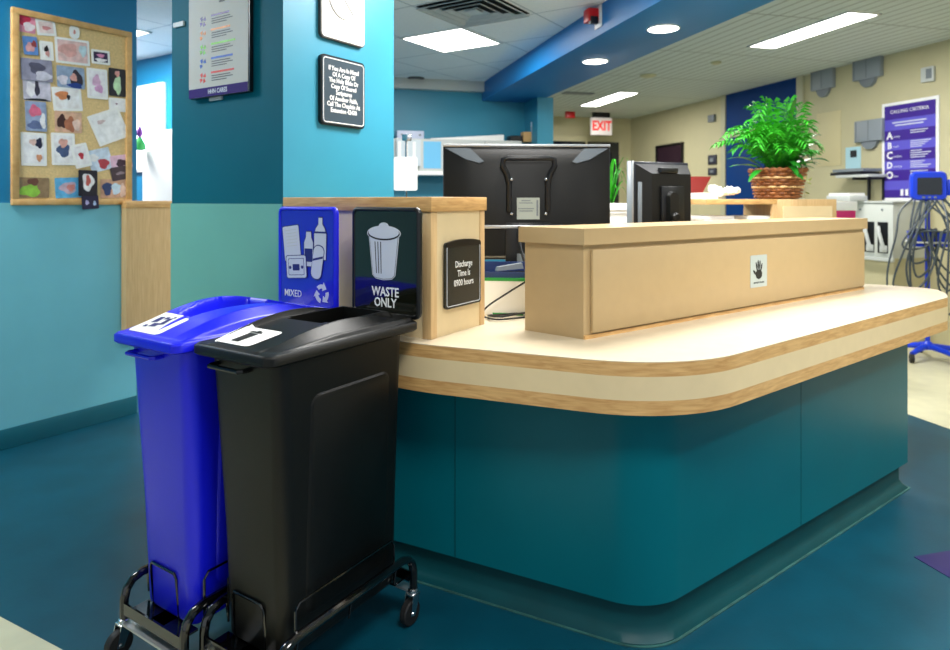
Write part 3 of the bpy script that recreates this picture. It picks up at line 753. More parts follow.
        for a0 in (90, 210, 330):
            def pt(a_, r): return (rx + r*math.cos(R(a_)), rz + r*math.sin(R(a_)))
            g.plate([pt(a0+46-12*q5, rr_*1.10) for q5 in range(6)] + [pt(a0-14+12*q5, rr_*.62) for q5 in range(6)], yy-.0006, yy+.001)
            g.plate([pt(a0-13, rr_*1.38), pt(a0-52, rr_*.92), pt(a0-13, rr_*.34)], yy-.0008, yy+.001)
        g.done('recycling_symbol', M_sil, sf)
        text('MIXED', .034, M_white, sf, c_-.066, yy, .976, sx=.86, bold=.0001)
    # wheeled frame
    for sg in (-1, 1):
        x = sg*.144; d = G()
        d.tube([(x, -.257, .085), (x, -.257, .155), (x, -.250, .182), (x, -.233, .202), (x, -.205, .210), (x, .215, .210), (x, .245, .202), (x, .262, .182), (x, .270, .155), (x, .270, .085)], .0125, 10)
        d.done('side_rail', M_gloss, t)
    for yb in (-.262, .270): G().box(-.144, .144, yb-.003, yb+.003, .118, .150).done('cross_bar', M_gloss, t)
    for xb, yb in ((.010, -.258), (-.010, .27)): G().box(-.140+xb, .140+xb, yb-.016, yb+.016, .094, .100).done('plated_bar', M_alu, t)
    g = G(); g.box(-.12, .12, -.262, -.20, .128, .134); g.box(-.12, .12, .21, .27, .128, .134); g.box(-.03, .03, -.262, .27, .126, .134); g.done('tray', M_gloss, t)
    g = G(); g.tube([(-.075, -.208, .132), (-.075, -.219, .255), (-.068, -.221, .268), (.040, -.221, .268), (.047, -.219, .255), (.047, -.208, .132)], .0035, 6)
    for sg in (-1, 1):
        x = sg*.133
        g.tube([(x, -.190, .15), (x, -.190, .268), (x, -.178, .283), (x, .178, .283), (x, .190, .268), (x, .190, .15)], .0035, 6)
        for yq in (-.19, .0, .19): g.tube([(x, yq, .15), (sg*.141, yq, .200)], .0035, 6)
    g.done('wire_guard', M_gloss, t)
    for (cx_, cy_) in ((-.144, -.257), (.144, -.257), (-.144, .268), (.144, .268)):
        c_ = thing('caster', '', '', (0, 0, 0)); 
        for k_ in ('label', 'category'): del c_[k_]
        c_.parent = t; c_.location = (cx_, cy_, 0)
        g = G(); g.lathe([(.010, -.011), (.034, -.012), (.038, -.008), (.038, .008), (.034, .012), (.010, .011)], (0, -.016, .038), 24, axis='x'); g.done('wheel', M_rubber, c_)
        g = G()
        for sx_ in (-1, 1):
            x = sx_*.015
            g.loft([[(x-.0015, -.030, .034), (x-.0015, -.010, .030), (x-.0015, .016, .088), (x-.0015, -.018, .088)], [(x+.0015, -.030, .034), (x+.0015, -.010, .030), (x+.0015, .016, .088), (x+.0015, -.018, .088)]], smooth=False)
        g.box(-.017, .017, -.018, .016, .084, .092, bev=.002); g.lathe([(.016, .086), (.016, .100), (.010, .104)], (0, 0, 0), 16)
        g.lathe([(.005, -.019), (.005, .019)], (0, -.018, .038), 10, axis='x'); g.done('fork', M_chrome, c_)
    return t
make_bin((-.458, 1.875), M_satin, M_ksign, 'slot', 'black wheeled waste bin with WASTE ONLY sign standing beside the counter', 'waste_bin')
make_bin((-.745, 2.016), M_bbin, M_bsign, 'round', 'bright blue wheeled recycling bin with MIXED sign left of the black bin', 'recycling_bin')

# ------------------------------------------------------------------ things on the counter and inside the station
def at(px, py, y): return Vector(((px-475)/F*y, y, H + (200-py)*y/F))
t = thing('work_desk', 'cream work desk behind the countertop carrying the computer screens', 'desk', (0, 0, 0))
G().prism([(-.30, 2.76), (.42, 2.76), (1.32, 3.36), (1.30, 3.44), (-.30, 3.42)], .72, .75).done('desk_top', M_lam, t)
for x, y in ((-.27, 2.80), (-.27, 3.36), (1.2, 3.36), (.35, 2.82)): G().box(x-.02, x+.02, y-.02, y+.02, 0, .72).done('leg', M_grey, t)
# large screen seen from behind
t = thing('computer_screen', 'large black computer screen seen from behind with a silver top edge', 'computer screen', (.232, 2.92, .75), 2)
W_, zb, zt_ = .374, .285, .787
def tap(g, w0, w1, y0, y1, z0, z1, dz, mi=0):
    g.loft([[(-w0, y1, z0), (w0, y1, z0), (w0, y1, z1), (-w0, y1, z1)], [(-w1, y0, z0+dz), (w1, y0, z0+dz), (w1, y0, z1-dz), (-w1, y0, z1-dz)]], mi, smooth=False)
g = G(); g.box(-W_, W_, 0, .03, zb, zt_, bev=.004); g.done('screen_rim', M_black, t)
g = G(); g.loft([[(-W_+.006, 0, zb+.006), (W_-.006, 0, zb+.006), (W_-.006, 0, zt_-.006), (-W_+.006, 0, zt_-.006)], [(-W_+.13, -.045, zb+.02), (W_-.13, -.045, zb+.02), (W_-.13, -.045, zt_-.085), (-W_+.13, -.045, zt_-.085)]], smooth=False); g.done('back_shell', M_satin, t)
G().box(-W_, W_, -.006, .03, zt_, zt_+.012, bev=.003).done('top_edge', M_alu, t)
for sg in (-1, 1):
    g = G(); g.loft([[(sg*(W_-.01), -.003, zt_-.008), (sg*(W_-.10), -.032, zt_-.06), (sg*(W_-.16), -.040, zt_-.078), (sg*(W_-.18), -.043, zt_-.070), (sg*(W_-.12), -.012, zt_-.010)][::sg], [(sg*(W_-.01), -.006, zt_-.006), (sg*(W_-.10), -.036, zt_-.058), (sg*(W_-.16), -.044, zt_-.075), (sg*(W_-.18), -.046, zt_-.068), (sg*(W_-.12), -.016, zt_-.008)][::sg]], smooth=False)
    g.done('corner_vent', mat('slate_vent', (58, 66, 72), .5), t)
g = G(); g.tube([(-.085, -.052, .50), (-.085, -.055, .62), (-.095, -.06, .665), (-.115, -.062, .70), (-.11, -.064, .727), (-.09, -.066, .733), (.09, -.066, .733), (.11, -.064, .727), (.115, -.062, .70), (.095, -.06, .665), (.085, -.055, .62), (.085, -.052, .50)], .012, 8); g.done('carry_handle', M_black, t)
for x in (-.075, .075):
    for z in (.49, .64): G().lathe([(.006, 0), (.006, .004), (.003, .006)], (x, -.046-.018, z), 12, axis='y').done('screw', M_chrome, t)
G().box(-.05, .05, -.0475, -.045, .465, .56).done('rating_label', mat('pale_label', (176, 184, 174), .5), t)
g = G()
for q_, l_ in ((.545, .02), (.535, .03), (.51, .035), (.50, .03)): g.box(-.01-l_, -.01+l_, -.0482, -.0474, q_, q_+.004)
g.box(.036, .044, -.0482, -.0474, .48, .55)
g.done('label_print', M_grey, t)
G().box(-.20, .16, -.058, -.045, .425, .440, bev=.003).done('arm_bar', M_alu, t)
G().box(-.10, .10, -.05, -.035, .10, .45, bev=.004).done('stand_column', M_black, t)
G().box(-.05, .0, -.053, -.05, .245, .315).done('grey_plate', M_grey, t)
G().loft([ring(-.16, .16, -.14, .10, .05, 0, 5), ring(-.16, .16, -.14, .10, .05, .012, 5), ring(-.11, .11, -.06, .04, .03, .10, 5)]).done('stand_foot', M_black, t)

t = thing('computer_screen', 'smaller square black screen with a pale side edge seen from behind', 'computer screen', (.92, 3.23, .75), 24)
W_, zb, zt_ = .17, .40, .737
g = G(); g.box(-W_, W_, 0, .035, zb-.05, zt_, bev=.006); g.done('screen_rim', mat('navy_black_plastic', (12, 18, 30), .35), t)
G().box(-W_-.012, -W_, -.004, .038, zb-.05, zt_+.003, bev=.003).done('side_edge', M_alu, t)
g = G(); g.loft([[(-W_+.012, 0, zb-.04), (W_-.008, 0, zb-.04), (W_-.008, 0, zt_-.012), (-W_+.012, 0, zt_-.012)], [(-W_+.07, -.05, zb-.03), (W_-.03, -.05, zb-.03), (W_-.03, -.05, zt_-.06), (-W_+.07, -.05, zt_-.06)]], smooth=False); g.done('back_shell', M_satin, t)
g = G(); g.box(-.05, .06, -.054, -.03, zt_-.055, zt_-.03, bev=.004); g.done('vent_slot', M_black, t)
g = G(); g.box(-.05, .09, -.062, -.05, zb-.04, zt_-.12, bev=.004); g.done('mount_plate', M_black, t)
g = G(); g.loft([[(p[0], -.062, p[1]) for p in rrect(-.022, .038, zb-.1, zt_-.145, .028, 6)], [(p[0], -.085, p[1]) for p in rrect(-.018, .034, zb-.1, zt_-.15, .025, 6)]]); g.done('stand_neck', M_satin, t)
g = G(); g.lathe([(.022, 0), (.022, .012), (.016, .02)], (.008, -.085, zt_-.27), 16, axis='y'); g.done('neck_knob', M_satin, t)
G().box(-W_+.02, -W_+.05, -.02, -.006, zb-.02, zt_-.10, bev=.002).done('side_port_strip', M_grey, t)
G().box(-.03, .03, -.06, -.03, .01, .40).done('stand_column', M_black, t)
G().box(-.12, .12, -.12, .10, 0, .012, bev=.004).done('stand_foot', M_black, t)

# paper boxes, tray, cables in the gap
t = thing('paper_carton', 'white paper carton with green edges between the hutch and the tan shelf', 'box', (.14, 2.64, .85), -8)
G().box(-.17, .17, -.08, .08, .0, .14).done('body', M_paper, t)
g = G(); g.box(-.10, .172, -.082, .082, .133, .145); g.done('green_top_edge', M_greenbox, t)
g = G(); g.box(-.06, .06, -.083, -.078, .0, .008); g.done('green_bottom_edge', M_greenbox, t)
t = thing('letter_tray', 'dark blue letter tray with loose clips on top of the paper carton', 'tray', (.15, 2.64, .995), -6)
g = G(); g.box(-.15, .17, -.075, .075, 0, .006); g.box(-.15, .17, -.075, -.068, .006, .022); g.box(-.15, .17, .068, .075, .006, .05); g.box(.163, .17, -.075, .075, .006, .03); g.done('tray_body', mat('navy_plastic', (34, 56, 104), .4), t)
t = thing('stapler', 'small dark desk stapler lying in the blue letter tray', 'stapler', (.14, 2.63, 1.0015), 20)
g = G(); g.box(-.06, .06, -.015, .015, 0, .012, bev=.003); g.done('base', M_black, t)
g = G(); g.loft([[(-.06, -.012, .016), (.055, -.012, .022), (.055, .012, .022), (-.06, .012, .016)], [(-.055, -.010, .032), (.05, -.010, .045), (.05, .010, .045), (-.055, .010, .032)]]); g.done('arm', M_grey, t)
def cable(name, pts, r, m, label):
    P = [Vector(p) for p in pts]; out = []
    for i in range(len(P)-1):
        a = P[max(i-1, 0)]; b = P[i]; c = P[i+1]; d = P[min(i+2, len(P)-1)]
        for k in range(8):
            u = k/8; out.append(.5*((2*b) + (c-a)*u + (2*a-5*b+4*c-d)*u*u + (3*b-a-3*c+d)*u**3))
    out.append(P[-1])
    o = out[0].copy(); g = G(); g.tube([p-o for p in out], r, 8)
    c_ = g.done(name, m, loc=tuple(o)); tag(c_, label, 'cable'); return c_
cable('power_cable', [(.03, 2.50, .856), (.08, 2.43, .857), (.17, 2.46, .858), (.26, 2.52, .858), (.20, 2.56, .858), (.10, 2.53, .857), (.05, 2.46, .866), (.10, 2.42, .869), (.19, 2.50, .869), (.30, 2.545, .86)], .0038, M_bcab, 'black power cable coiled on the countertop in front of the paper carton')
cable('screen_cable', [(.03, 2.52, .872), (.06, 2.52, .90), (.14, 2.53, .95), (.22, 2.545, 1.0), (.28, 2.60, 1.06)], .0035, M_bcab, 'black cable slanting up across the face of the white paper carton')
cable('video_cable', [(.19, 2.835, 1.185), (.19, 2.80, 1.13), (.20, 2.77, 1.07), (.225, 2.75, .99), (.245, 2.75, .93), (.26, 2.76, .80)], .006, M_bcab, 'thick dark cable hanging from the back of the large screen')

# second hutch with the plant
o2 = Vector((1.73, 3.75))
t = thing('paper_hutch', 'maple topped shelf unit with open paper slot under the potted plant', 'cabinet', (o2.x, o2.y, 0), A_ROT)
G().box(-1.10, .41, 0, .30, 0, 1.12).done('lower_body', M_lam2, t)
G().box(-.46, .0, .0, .30, 1.275, 1.305, bev=.002).done('top_board', M_wood, t)
G().box(.0, .41, -.0, .30, 1.12, 1.305, bev=.002).done('end_body', M_wood2, t)
G().box(.035, .375, -.006, .0, 1.13, 1.265).done('end_panel', M_lam, t)
G().box(-.46, -.42, .26, .30, 1.12, 1.275).done('support_post', M_wood2, t)
G().box(-.03, .0, .0, .02, 1.12, 1.275).done('support_post', M_wood2, t)
def loc2(x, y, z): p = o2 + pA*x + Vector((-pA.y, pA.x))*y; return (p.x, p.y, z)
def paper_stack(x, y, z, hx, hy, n, label, seed):
    random.seed(seed); t = thing('paper_stack', label, 'papers', loc2(x, y, z), A_ROT + random.uniform(-6, 6), 'paper stacks on the shelf unit')
    for k in range(n):
        g = G(); dx, dy = random.uniform(-.012, .012), random.uniform(-.012, .012); h = .018
        g.box(-hx+dx, hx+dx, -hy+dy, hy+dy, k*h, k*h+h-.001); g.done('bundle', M_paper, t)
    return t
paper_stack(-.92, .14, 1.12, .12, .11, 9, 'tall white paper stack between the large and the small screen', 1)
paper_stack(-.63, .16, 1.12, .10, .11, 7, 'white paper stack standing behind the small screen', 2)
paper_stack(-.33, .15, 1.12, .10, .10, 5, 'white paper stack in the open slot of the shelf unit', 3)
paper_stack(-.10, .10, 1.12, .08, .08, 5, 'low white paper pile at the right end of the open slot', 5)
paper_stack(-.40, .14, 1.306, .05, .08, 2, 'flat pale paper bundle on the maple top beside the red board', 9)
# crumpled pile
random.seed(4); g = G()
for k in range(9):
    cx, cy, cz = random.uniform(-.07, .07), random.uniform(-.05, .05), random.uniform(.025, .06)
    g.ball((cx, cy, cz), (random.uniform(.022, .034), .024, .024), n=8)
for v in g.bm.verts: v.co += Vector((random.uniform(-.007, .007), random.uniform(-.007, .007), random.uniform(-.005, .006))); v.co.z = max(0, v.co.z)
o = g.done('crumpled_paper', M_paper, loc=loc2(-.26, .13, 1.306), sharp=15); tag(o, 'crumpled white paper heap on the maple top left of the plant', 'papers')
g = G(); g.plate([(-.20, 0), (.09, 0), (.17, .135), (-.20, .135)], -.006, .006)
o = g.done('red_board', M_maroon, loc=loc2(-.42, .27, 1.306), rot=A_ROT); tag(o, 'dark red slanted board standing at the back of the maple top', 'board')

# plant in basket
def plant():
    p = o2 + pA*.125 + Vector((-pA.y, pA.x))*.15
    t = thing('potted_plant', 'bushy green palm in a brown wicker basket on the maple shelf', 'plant', (p.x, p.y, 1.306), A_ROT)
    g = G(); g.lathe([(.112, 0), (.118, .004), (.150, .165), (.150, .172), (.136, .172), (.125, .12), (.10, .02)], n=32); g.done('basket', M_wick, t)
    g = G()
    for k in range(9):
        z = .014 + k*.0185; r = .119 + .033*z/.17
        pts = [((r + .007*math.cos(a*math.pi*28/96 + k*math.pi))*math.cos(2*math.pi*a/96), (r + .007*math.cos(a*math.pi*28/96 + k*math.pi))*math.sin(2*math.pi*a/96), z) for a in range(96)]
        g.tube(pts, .0075, 5, True, mi=1 if k in (3, 6) else 0)
    g.done('basket_weave', [M_wick, M_wick2], t, sharp=80)
    g = G()
    pts = [((.153+.006*math.sin(a*1.7))*math.cos(2*math.pi*a/72), (.153+.006*math.sin(a*1.7))*math.sin(2*math.pi*a/72), .172+.005*math.sin(a*2.3)) for a in range(72)]
    g.tube(pts, .010, 6, True); g.done('basket_rim', M_wick, t, sharp=80)
    G().lathe([(.01, .14), (.136, .145), (.136, .150), (.01, .155)], n=20).done('soil', mat('dark_soil', (42, 28, 18), .9), t)
    random.seed(11); g = G(); gs = G()
    def frond(a, reach, rise, droop, n=13, ll=.075):
        P = []
        for i in range(n+1):
            u = i/n; rad = .03 + reach*u; z = .15 + rise*math.sin(u*math.pi*.5*(1+droop)) / 1.0
            P.append(Vector((rad*math.cos(a), rad*math.sin(a), z)))
        gs.tube(P, [.0025*(1-.6*i/n) for i in range(n+1)], 4)
        for i in range(3, n+1):
            tdir = (P[i]-P[i-1]).normalized(); side = Vector((-math.sin(a), math.cos(a), 0)); u = i/n
            L = ll*(1.1 - .55*abs(u-.55)*1.6)
            for sg in (-1, 1):
                d = (side*sg*.85 + tdir*.65 + Vector((0, 0, random.uniform(-.25, .15)))).normalized()
                b = P[i]; m_ = b + d*L*.45 + Vector((0, 0, .006)); e_ = b + d*L + Vector((0, 0, -L*.28)); wv = tdir*.0085
                vs = [g.bm.verts.new(q) for q in (b, m_-wv, e_, m_+wv)]
                f_ = g.bm.faces.new(vs); f_.smooth = False
    for k in range(84):
        a = random.uniform(0, 2*math.pi); lay = random.random()
        frond(a, random.uniform(.06, .30)*(1 if lay > .3 else .6)*(.72 if math.cos(a) > .3 else 1), random.uniform(.10, .30) + (.10 if lay < .4 else 0), random.uniform(-.1, .45), ll=random.uniform(.06, .09))
    frond(1.9, .05, .46, -.1); frond(.2, .08, .46, -.1); frond(1.2, .04, .45, -.1); frond(2.4, .09, .43, -.1); frond(2.8, .13, .40, 0); frond(.6, .10, .42, -.05); frond(math.pi, .33, .24, .3); frond(2.9, .34, .20, .3); frond(3.4, .33, .27, .2)
    g.done('fronds', M_leaf, t); gs.done('frond_stems', M_leaf2, t)
    g = G()
    def broad(a, reach, rise, end, wd_):
        rings = []; n = 9
        for i in range(n+1):
            u = i/n; c = Vector(((.04+reach*u)*math.cos(a), (.04+reach*u)*math.sin(a), .15 + rise*math.sin(u*math.pi*.62) + end*u*u))
            s2 = Vector((-math.sin(a), math.cos(a), 0)); w_ = wd_*(math.sin(math.pi*max(0, u-.25)/.75)**.8 if u > .25 else 0) + .003
            rings.append([c - s2*w_ + Vector((0,0,w_*.25)), c, c + s2*w_ + Vector((0,0,w_*.25))])
        for i in range(n):
            for j in (0, 1):
                vs = [g.bm.verts.new(q) for q in (rings[i][j], rings[i][j+1], rings[i+1][j+1], rings[i+1][j])]; f_ = g.bm.faces.new(vs); f_.smooth = True
    for k in range(20): broad(random.uniform(-2.6, .3), random.uniform(.12, .2), random.uniform(.02, .16), random.uniform(-.12, .02), .022)
    broad(0.0, .28, .17, .02, .026); broad(-.25, .27, .10, -.02, .03); broad(-.1, .25, .20, .05, .024)
    broad(3.25, .32, .06, -.02, .02); broad(3.1, .30, .10, -.01, .018); broad(3.5, .26, .05, -.10, .022)
    broad(-1.2, .08, .34, .12, .02)
    g.done('broad_leaves', M_leaf2, t)
    g = G()
    for k in range(36):
        a = random.uniform(-1.1, .25); r = random.uniform(.150, .185); z = random.uniform(.02, .19)
        c = Vector((r*math.cos(a), r*math.sin(a), z)); d = Vector((random.uniform(-1, 1), random.uniform(-1, 1), random.uniform(-1, .4))).normalized()*.022; e_ = d.cross(Vector((0, 0, 1)))*.5
        if a > -.55: g.bm.faces.new([g.bm.verts.new(q) for q in (c-d, c+e_, c+d, c-e_)])
    g.done('trailing_pale_leaves', M_leaf3, t)
plant()
# small plant between the screens
def spider():
    b = at(612, 200, 3.9)
    t = thing('small_plant', 'small bright green arching plant behind the right edge of the large screen', 'plant', (b.x+.02, 4.12, 0), 0)
    G().lathe([(.02, 0), (.16, .0), (.16, .02), (.03, .03), (.03, 1.02), (.10, 1.04), (.10, 1.05), (.02, 1.05)], n=20).done('stand', M_black, t)
    G().lathe([(.07, 1.05), (.095, 1.17), (.10, 1.17), (.10, 1.18), (.085, 1.18), (.07, 1.09)], n=24).done('pot', M_lgrey, t)
    g = G(); random.seed(3)
    for k in range(22):
        a = random.uniform(0, 2*math.pi) if k > 6 else random.uniform(-.6, .6); reach = random.uniform(.06, .17); rise = random.uniform(.22, .42); n = 8; pr_ = None
        if k == 0: a, reach, rise = 3.3, .09, .50
        for i in range(n+1):
            u = i/n; c = Vector((reach*u*math.cos(a), reach*u*math.sin(a), 1.15 + rise*math.sin(u*2.3) if k else 1.15 + rise*u)); s2 = Vector((-math.sin(a), math.cos(a), 0)); w_ = .011*math.sin(math.pi*min(1, u+.12)) + .002
            if k == 0: s2 = Vector((1, 0, 0)); w_ *= 1.6
            q_ = (c-s2*w_, c+s2*w_)
            if pr_: g.bm.faces.new([g.bm.verts.new(v) for v in (pr_[0], pr_[1], q_[1], q_[0])])
            pr_ = q_
    g.done('arching_leaves', M_leaf, t)
spider()

# ------------------------------------------------------------------ back wall furniture
c, hw, z0, z1 = W_BACK.rect(360, 139, 500, 175, .30)
t = thing('wall_shelf_cabinet', 'pale grey overhead cabinet on the blue wall behind the large screen', 'cabinet', (c.x+.12, c.y+.03, z0), A_ROT)
hw += .12
G().box(-hw, hw, 0, .29, .04, z1-z0).done('body', M_lgrey, t)
G().box(-hw, hw, -.015, .29, 0, .04).done('bottom_rail', M_white, t)
for x in (-.55, .45): G().box(x-.003, x+.003, -.003, 0, .05, z1-z0-.01).done('door_gap', M_grey, t)
CAB = Plane((c.x+.12, c.y+.03), A_ROT); cabtop = z1
s_, hw_, ht_ = thing_on(CAB, (423.5, 141.5, 441, 168.5), 'notice_sheet', 'light blue notice sheet taped to the overhead cabinet front', 'paper', off=.001)
G().box(-hw_, hw_, -.003, 0, 0, ht_).done('sheet', M_lblue, s_)
s_, hw_, ht_ = thing_on(CAB, (396, 140, 420, 166), 'file_holder', 'pale wall file holder with papers left of the blue notice sheet', 'file holder', off=.001)
G().box(-hw_, hw_, -.05, 0, 0, ht_).done('holder', mat('pale_acrylic', (206, 216, 222), .2), s_)
for x in (-.10, -.03, .05): G().box(x-.012, x+.02, -.055, -.05, .02, ht_-.02).done('sheet_edge', M_paper, s_)
s_, hw_, ht_ = thing_on(CAB, (397, 131, 424, 139.5), 'dispenser', 'small pale box with dark dots on top of the overhead cabinet', 'box', off=-.08)
s_.location.z = cabtop; G().box(-hw_, hw_, 0, .12, 0, .09, bev=.006).done('case', mat('pale_violet_plastic', (196, 204, 226), .4), s_)
for x in (-.09, .0, .1): G().lathe([(.012, 0), (.012, .003)], (x, -.001, .045), 12, axis='y').done('dot', M_grey, s_)
# white task lamp / board on a stem
b = at(406, 187, 3.6)
t = thing('card_holder', 'blank white rounded board on a thin stem beside the pillar', 'sign holder', (b.x, 3.6, .0), 0)
G().lathe([(.02, 0), (.14, 0), (.14, .015), (.012, .03), (.012, 1.30)], n=20).done('stem', M_lgrey, t)
G().plate(rrect(-.065, .065, 1.371-.02, 1.535, .012, 4), -.03, -.022).done('board', M_white, t)
G().tube([(0, 0, 1.29), (0, 0, 1.60), (0, .01, 1.64)], .006, 8).done('clip_post', M_chrome, t)
G().box(-.02, .03, -.02, .01, 1.625, 1.66, bev=.004).done('clip', M_chrome, t)
# papers and binders on the cabinet
def oncab(px, py0, py1, name, label, cat, w, d, m, tilt=0, off=-.06):
    k_, z_, p_ = CAB.hit(px, py0, off); h_ = (py1-py0)*p_.y/F
    g = G(); g.box(-w/2, w/2, 0, d, 0, h_, bev=.002); o = g.done(name, m, loc=(p_.x, p_.y, cabtop), rot=A_ROT); tag(o, label, cat); return o
g = G(); g.loft([[(-.42, 0, 0), (.40, 0, 0), (.40, .15, 0), (-.42, .15, 0)], [(-.40, 0, .012), (.40, 0, .07), (.40, .15, .07), (-.40, .15, .012)]], smooth=False)
k_, z_, p_ = CAB.hit(468, 136, -.06); o = g.done('drawing_roll', M_paper, loc=(p_.x, p_.y, cabtop), rot=A_ROT); tag(o, 'long white curling sheet lying on top of the overhead cabinet', 'papers')
oncab(517, 132, 138, 'tray_binder', 'low dark binder on the overhead cabinet beside the teal column', 'binder', .14, .16, M_black)
oncab(528, 128, 138, 'orange_folder', 'orange and white folder stack on the overhead cabinet', 'folder', .1, .1, mat('orange_card', (214, 170, 110), .6))
oncab(533.5, 118, 138, 'upright_sheet', 'upright pale sheet beside the orange folder stack', 'paper', .05, .02, mat('pale_sheet', (190, 200, 214), .6))

# ------------------------------------------------------------------ ceiling fittings
t = thing('air_vent', 'square ceiling air vent with nested dark slots above the station', 'vent', tile(1, -1)[:2] + (2.6,), B_ROT)
g = G()
for k, s0 in enumerate((.28, .215, .15, .085)):
    d = .034
    rings = []
    for s1, z in ((s0, -.024), (s0, -.018), (s0-d, -.002), (s0-d, -.008)):
        rings.append([(-s1, -s1, z), (s1, -s1, z), (s1, s1, z), (-s1, s1, z)])
    g.loft(rings, smooth=False, caps=(False, False))
g.done('louvres', mat('vent_white', (196, 202, 206), .4), t)
G().box(-.28, .28, -.28, .28, -.003, -.0005).done('dark_backing', mat('vent_dark', (10, 20, 22), .8), t)
G().box(-.045, .045, -.045, .045, -.02, -.012).done('centre_plate', mat('vent_white2', (196, 202, 206), .4), t)
b = (-.63, 6.98)
g = G(); g.lathe([(.09, 0), (.09, -.008), (.075, -.012), (.01, -.006)], n=24); o = g.done('ceiling_speaker', M_black, loc=(b[0], b[1], 2.6)); tag(o, 'small dark round fitting in the tiled ceiling above the back wall', 'ceiling fitting')
for i in range(6):
    p = Vector((1.04, 4.70)) + dA*(1.02*(i-.5)) ; p = Vector((.95, 5.18)) + dA*(1.02*i)
    lab = ['round lit downlight in the blue beam, farther one above the large screen', 'round lit downlight in the blue beam, nearer one left of the long ceiling light'][i] if i < 2 else 'round lit downlight in the blue beam above the camera side, outside the picture'
    t = thing('downlight', lab, 'ceiling light', (p.x, p.y, 2.4), A_ROT, 'downlights in the blue beam')
    G().lathe([(.105, 0), (.105, -.006), (.095, -.008), (.095, -.001)], n=28).done('trim_ring', M_white, t)
    G().lathe([(.01, -.004), (.094, -.004), (.094, -.002), (.01, -.002)], n=28).done('diffuser', M_led, t)
    l = bpy.data.lights.new('lamp_light', 'AREA'); l.shape = 'DISK'; l.size = .18; l.energy = 9; l.spread = R(120)
    o = bpy.data.objects.new('lamp_light', l); COL.objects.link(o); o.parent = t; o.location = (0, 0, -.012)
BEAM = Plane((.078, 7.28), -75.5)
s_, hw_, ht_ = thing_on(BEAM, (590, 10, 606, 23), 'alarm_strobe', 'red fire alarm strobe on the side of the blue ceiling beam', 'alarm', off=0)
G().box(-.03, .07, -.012, 0, -.04, ht_+.02, bev=.004).done('white_plate', M_white, s_)
G().box(-.045, .045, -.085, -.012, 0, ht_, bev=.006).done('red_housing', M_red, s_)
G().box(.02, .055, -.075, -.02, -.02, .03, bev=.004).done('lens', M_black, s_)
p = at(601, 123, 10.5)
t = thing('exit_sign', 'lit white exit sign with red letters hanging below the slatted ceiling', 'exit sign', (p.x, p.y, 2.7-.36), A_ROT)
G().box(-.18, .18, -.03, .03, 0, .28, bev=.01).done('housing', M_exitw, t)
G().box(-.14, .14, -.035, .035, .28, .36).done('canopy', M_black, t)
text('EXIT', .21, M_exitr, t, 0, -.032, .14, sx=.78, bold=.006)
t = thing('smoke_alarm', 'tiny red alarm box under the slatted ceiling left of the exit sign', 'alarm', (at(570, 116, 10.4).x, 10.4, 2.6), A_ROT)
G().box(-.075, .075, -.03, .03, 0, .1, bev=.003).done('case', M_red, t)
for px, py, s0, lab in ((648, 75, .09, 'small cream disc on the slatted ceiling, larger of the two'), (716, 62, .05, 'small grey disc on the slatted ceiling, smaller of the two')):
    z_ = 655*1.4/(200-py); x_ = (px-475)/F*z_
    if px == 716: z_ = 655*1.4/(200-62); x_ = (716-475)/F*z_
    g = G(); g.lathe([(s0, 0), (s0, -.012), (s0*.6, -.025), (.01, -.025)], n=20); o = g.done('ceiling_disc', mat('cream_disc', (190, 188, 150), .5), loc=(x_, z_, 2.7)); tag(o, lab, 'ceiling fitting')
z_ = 655*1.4/(200-93); o = G().box(-.2, .2, -.08, .08, -.01, 0).done('ceiling_grille', M_grey, loc=((578-475)/F*z_, z_, 2.7), rot=A_ROT); tag(o, 'small grey grille in the slatted ceiling left of the far light', 'vent')
z_ = 655*1.3/(200-24); 

# ------------------------------------------------------------------ right wall fittings
def wall_fit(px, name, label, cat, parts, group=None, off=0):
    s_, hw_, ht_ = thing_on(W_RIGHT, px, name, label, cat, group, off); parts(s_, hw_, ht_); return s_
def pocket(s_, hw_, ht_):
    G().box(-hw_, hw_, -.05, 0, ht_*.26, ht_, bev=.006).done('case', mat('grey_bracket', (138, 146, 152), .45), s_)
    G().box(-hw_*.9, -hw_*.82, -.053, -.05, ht_*.3, ht_*.97).done('rib', M_grey, s_)
    G().box(hw_*.0, hw_*.06, -.053, -.05, ht_*.3, ht_*.97).done('rib', M_grey, s_)
    G().plate([(-hw_*.6, ht_*.26), (hw_*.6, ht_*.26), (hw_*.45, ht_*.10), (hw_*.2, 0), (-hw_*.2, 0), (-hw_*.45, ht_*.10)], -.035, 0).done('lower_bracket', M_grey, s_)
gp = 'grey wall dispensers'
wall_fit((814, 68, 836, 97), 'wall_dispenser', 'grey wall box high up nearest the blue door', 'dispenser', pocket, gp)
wall_fit((856, 56, 884, 87), 'wall_dispenser', 'grey wall box touching the ceiling, middle of the wall', 'dispenser', pocket, gp)
wall_fit((858, 120, 886, 149), 'wall_dispenser', 'grey wall box just left of the purple poster', 'dispenser', pocket, gp)
def thermo(s_, hw_, ht_):
    G().box(-hw_, hw_, -.03, 0, 0, ht_, bev=.006).done('case', M_lgrey, s_)
    G().box(-hw_*.1, hw_*.75, -.034, -.03, ht_*.2, ht_*.85).done('grille', M_grey, s_)
wall_fit((923, 67, 936, 82), 'thermostat', 'small square thermostat above the purple poster', 'thermostat', thermo)
def access(s_, hw_, ht_): G().box(-hw_, hw_, -.006, 0, 0, ht_, bev=.002).done('cover', mat('beige_cover', (210, 198, 154), .6), s_)
wall_fit((817, 112, 841, 166), 'access_panel', 'flat beige cover panel on the beige wall right of the plant', 'panel', access)
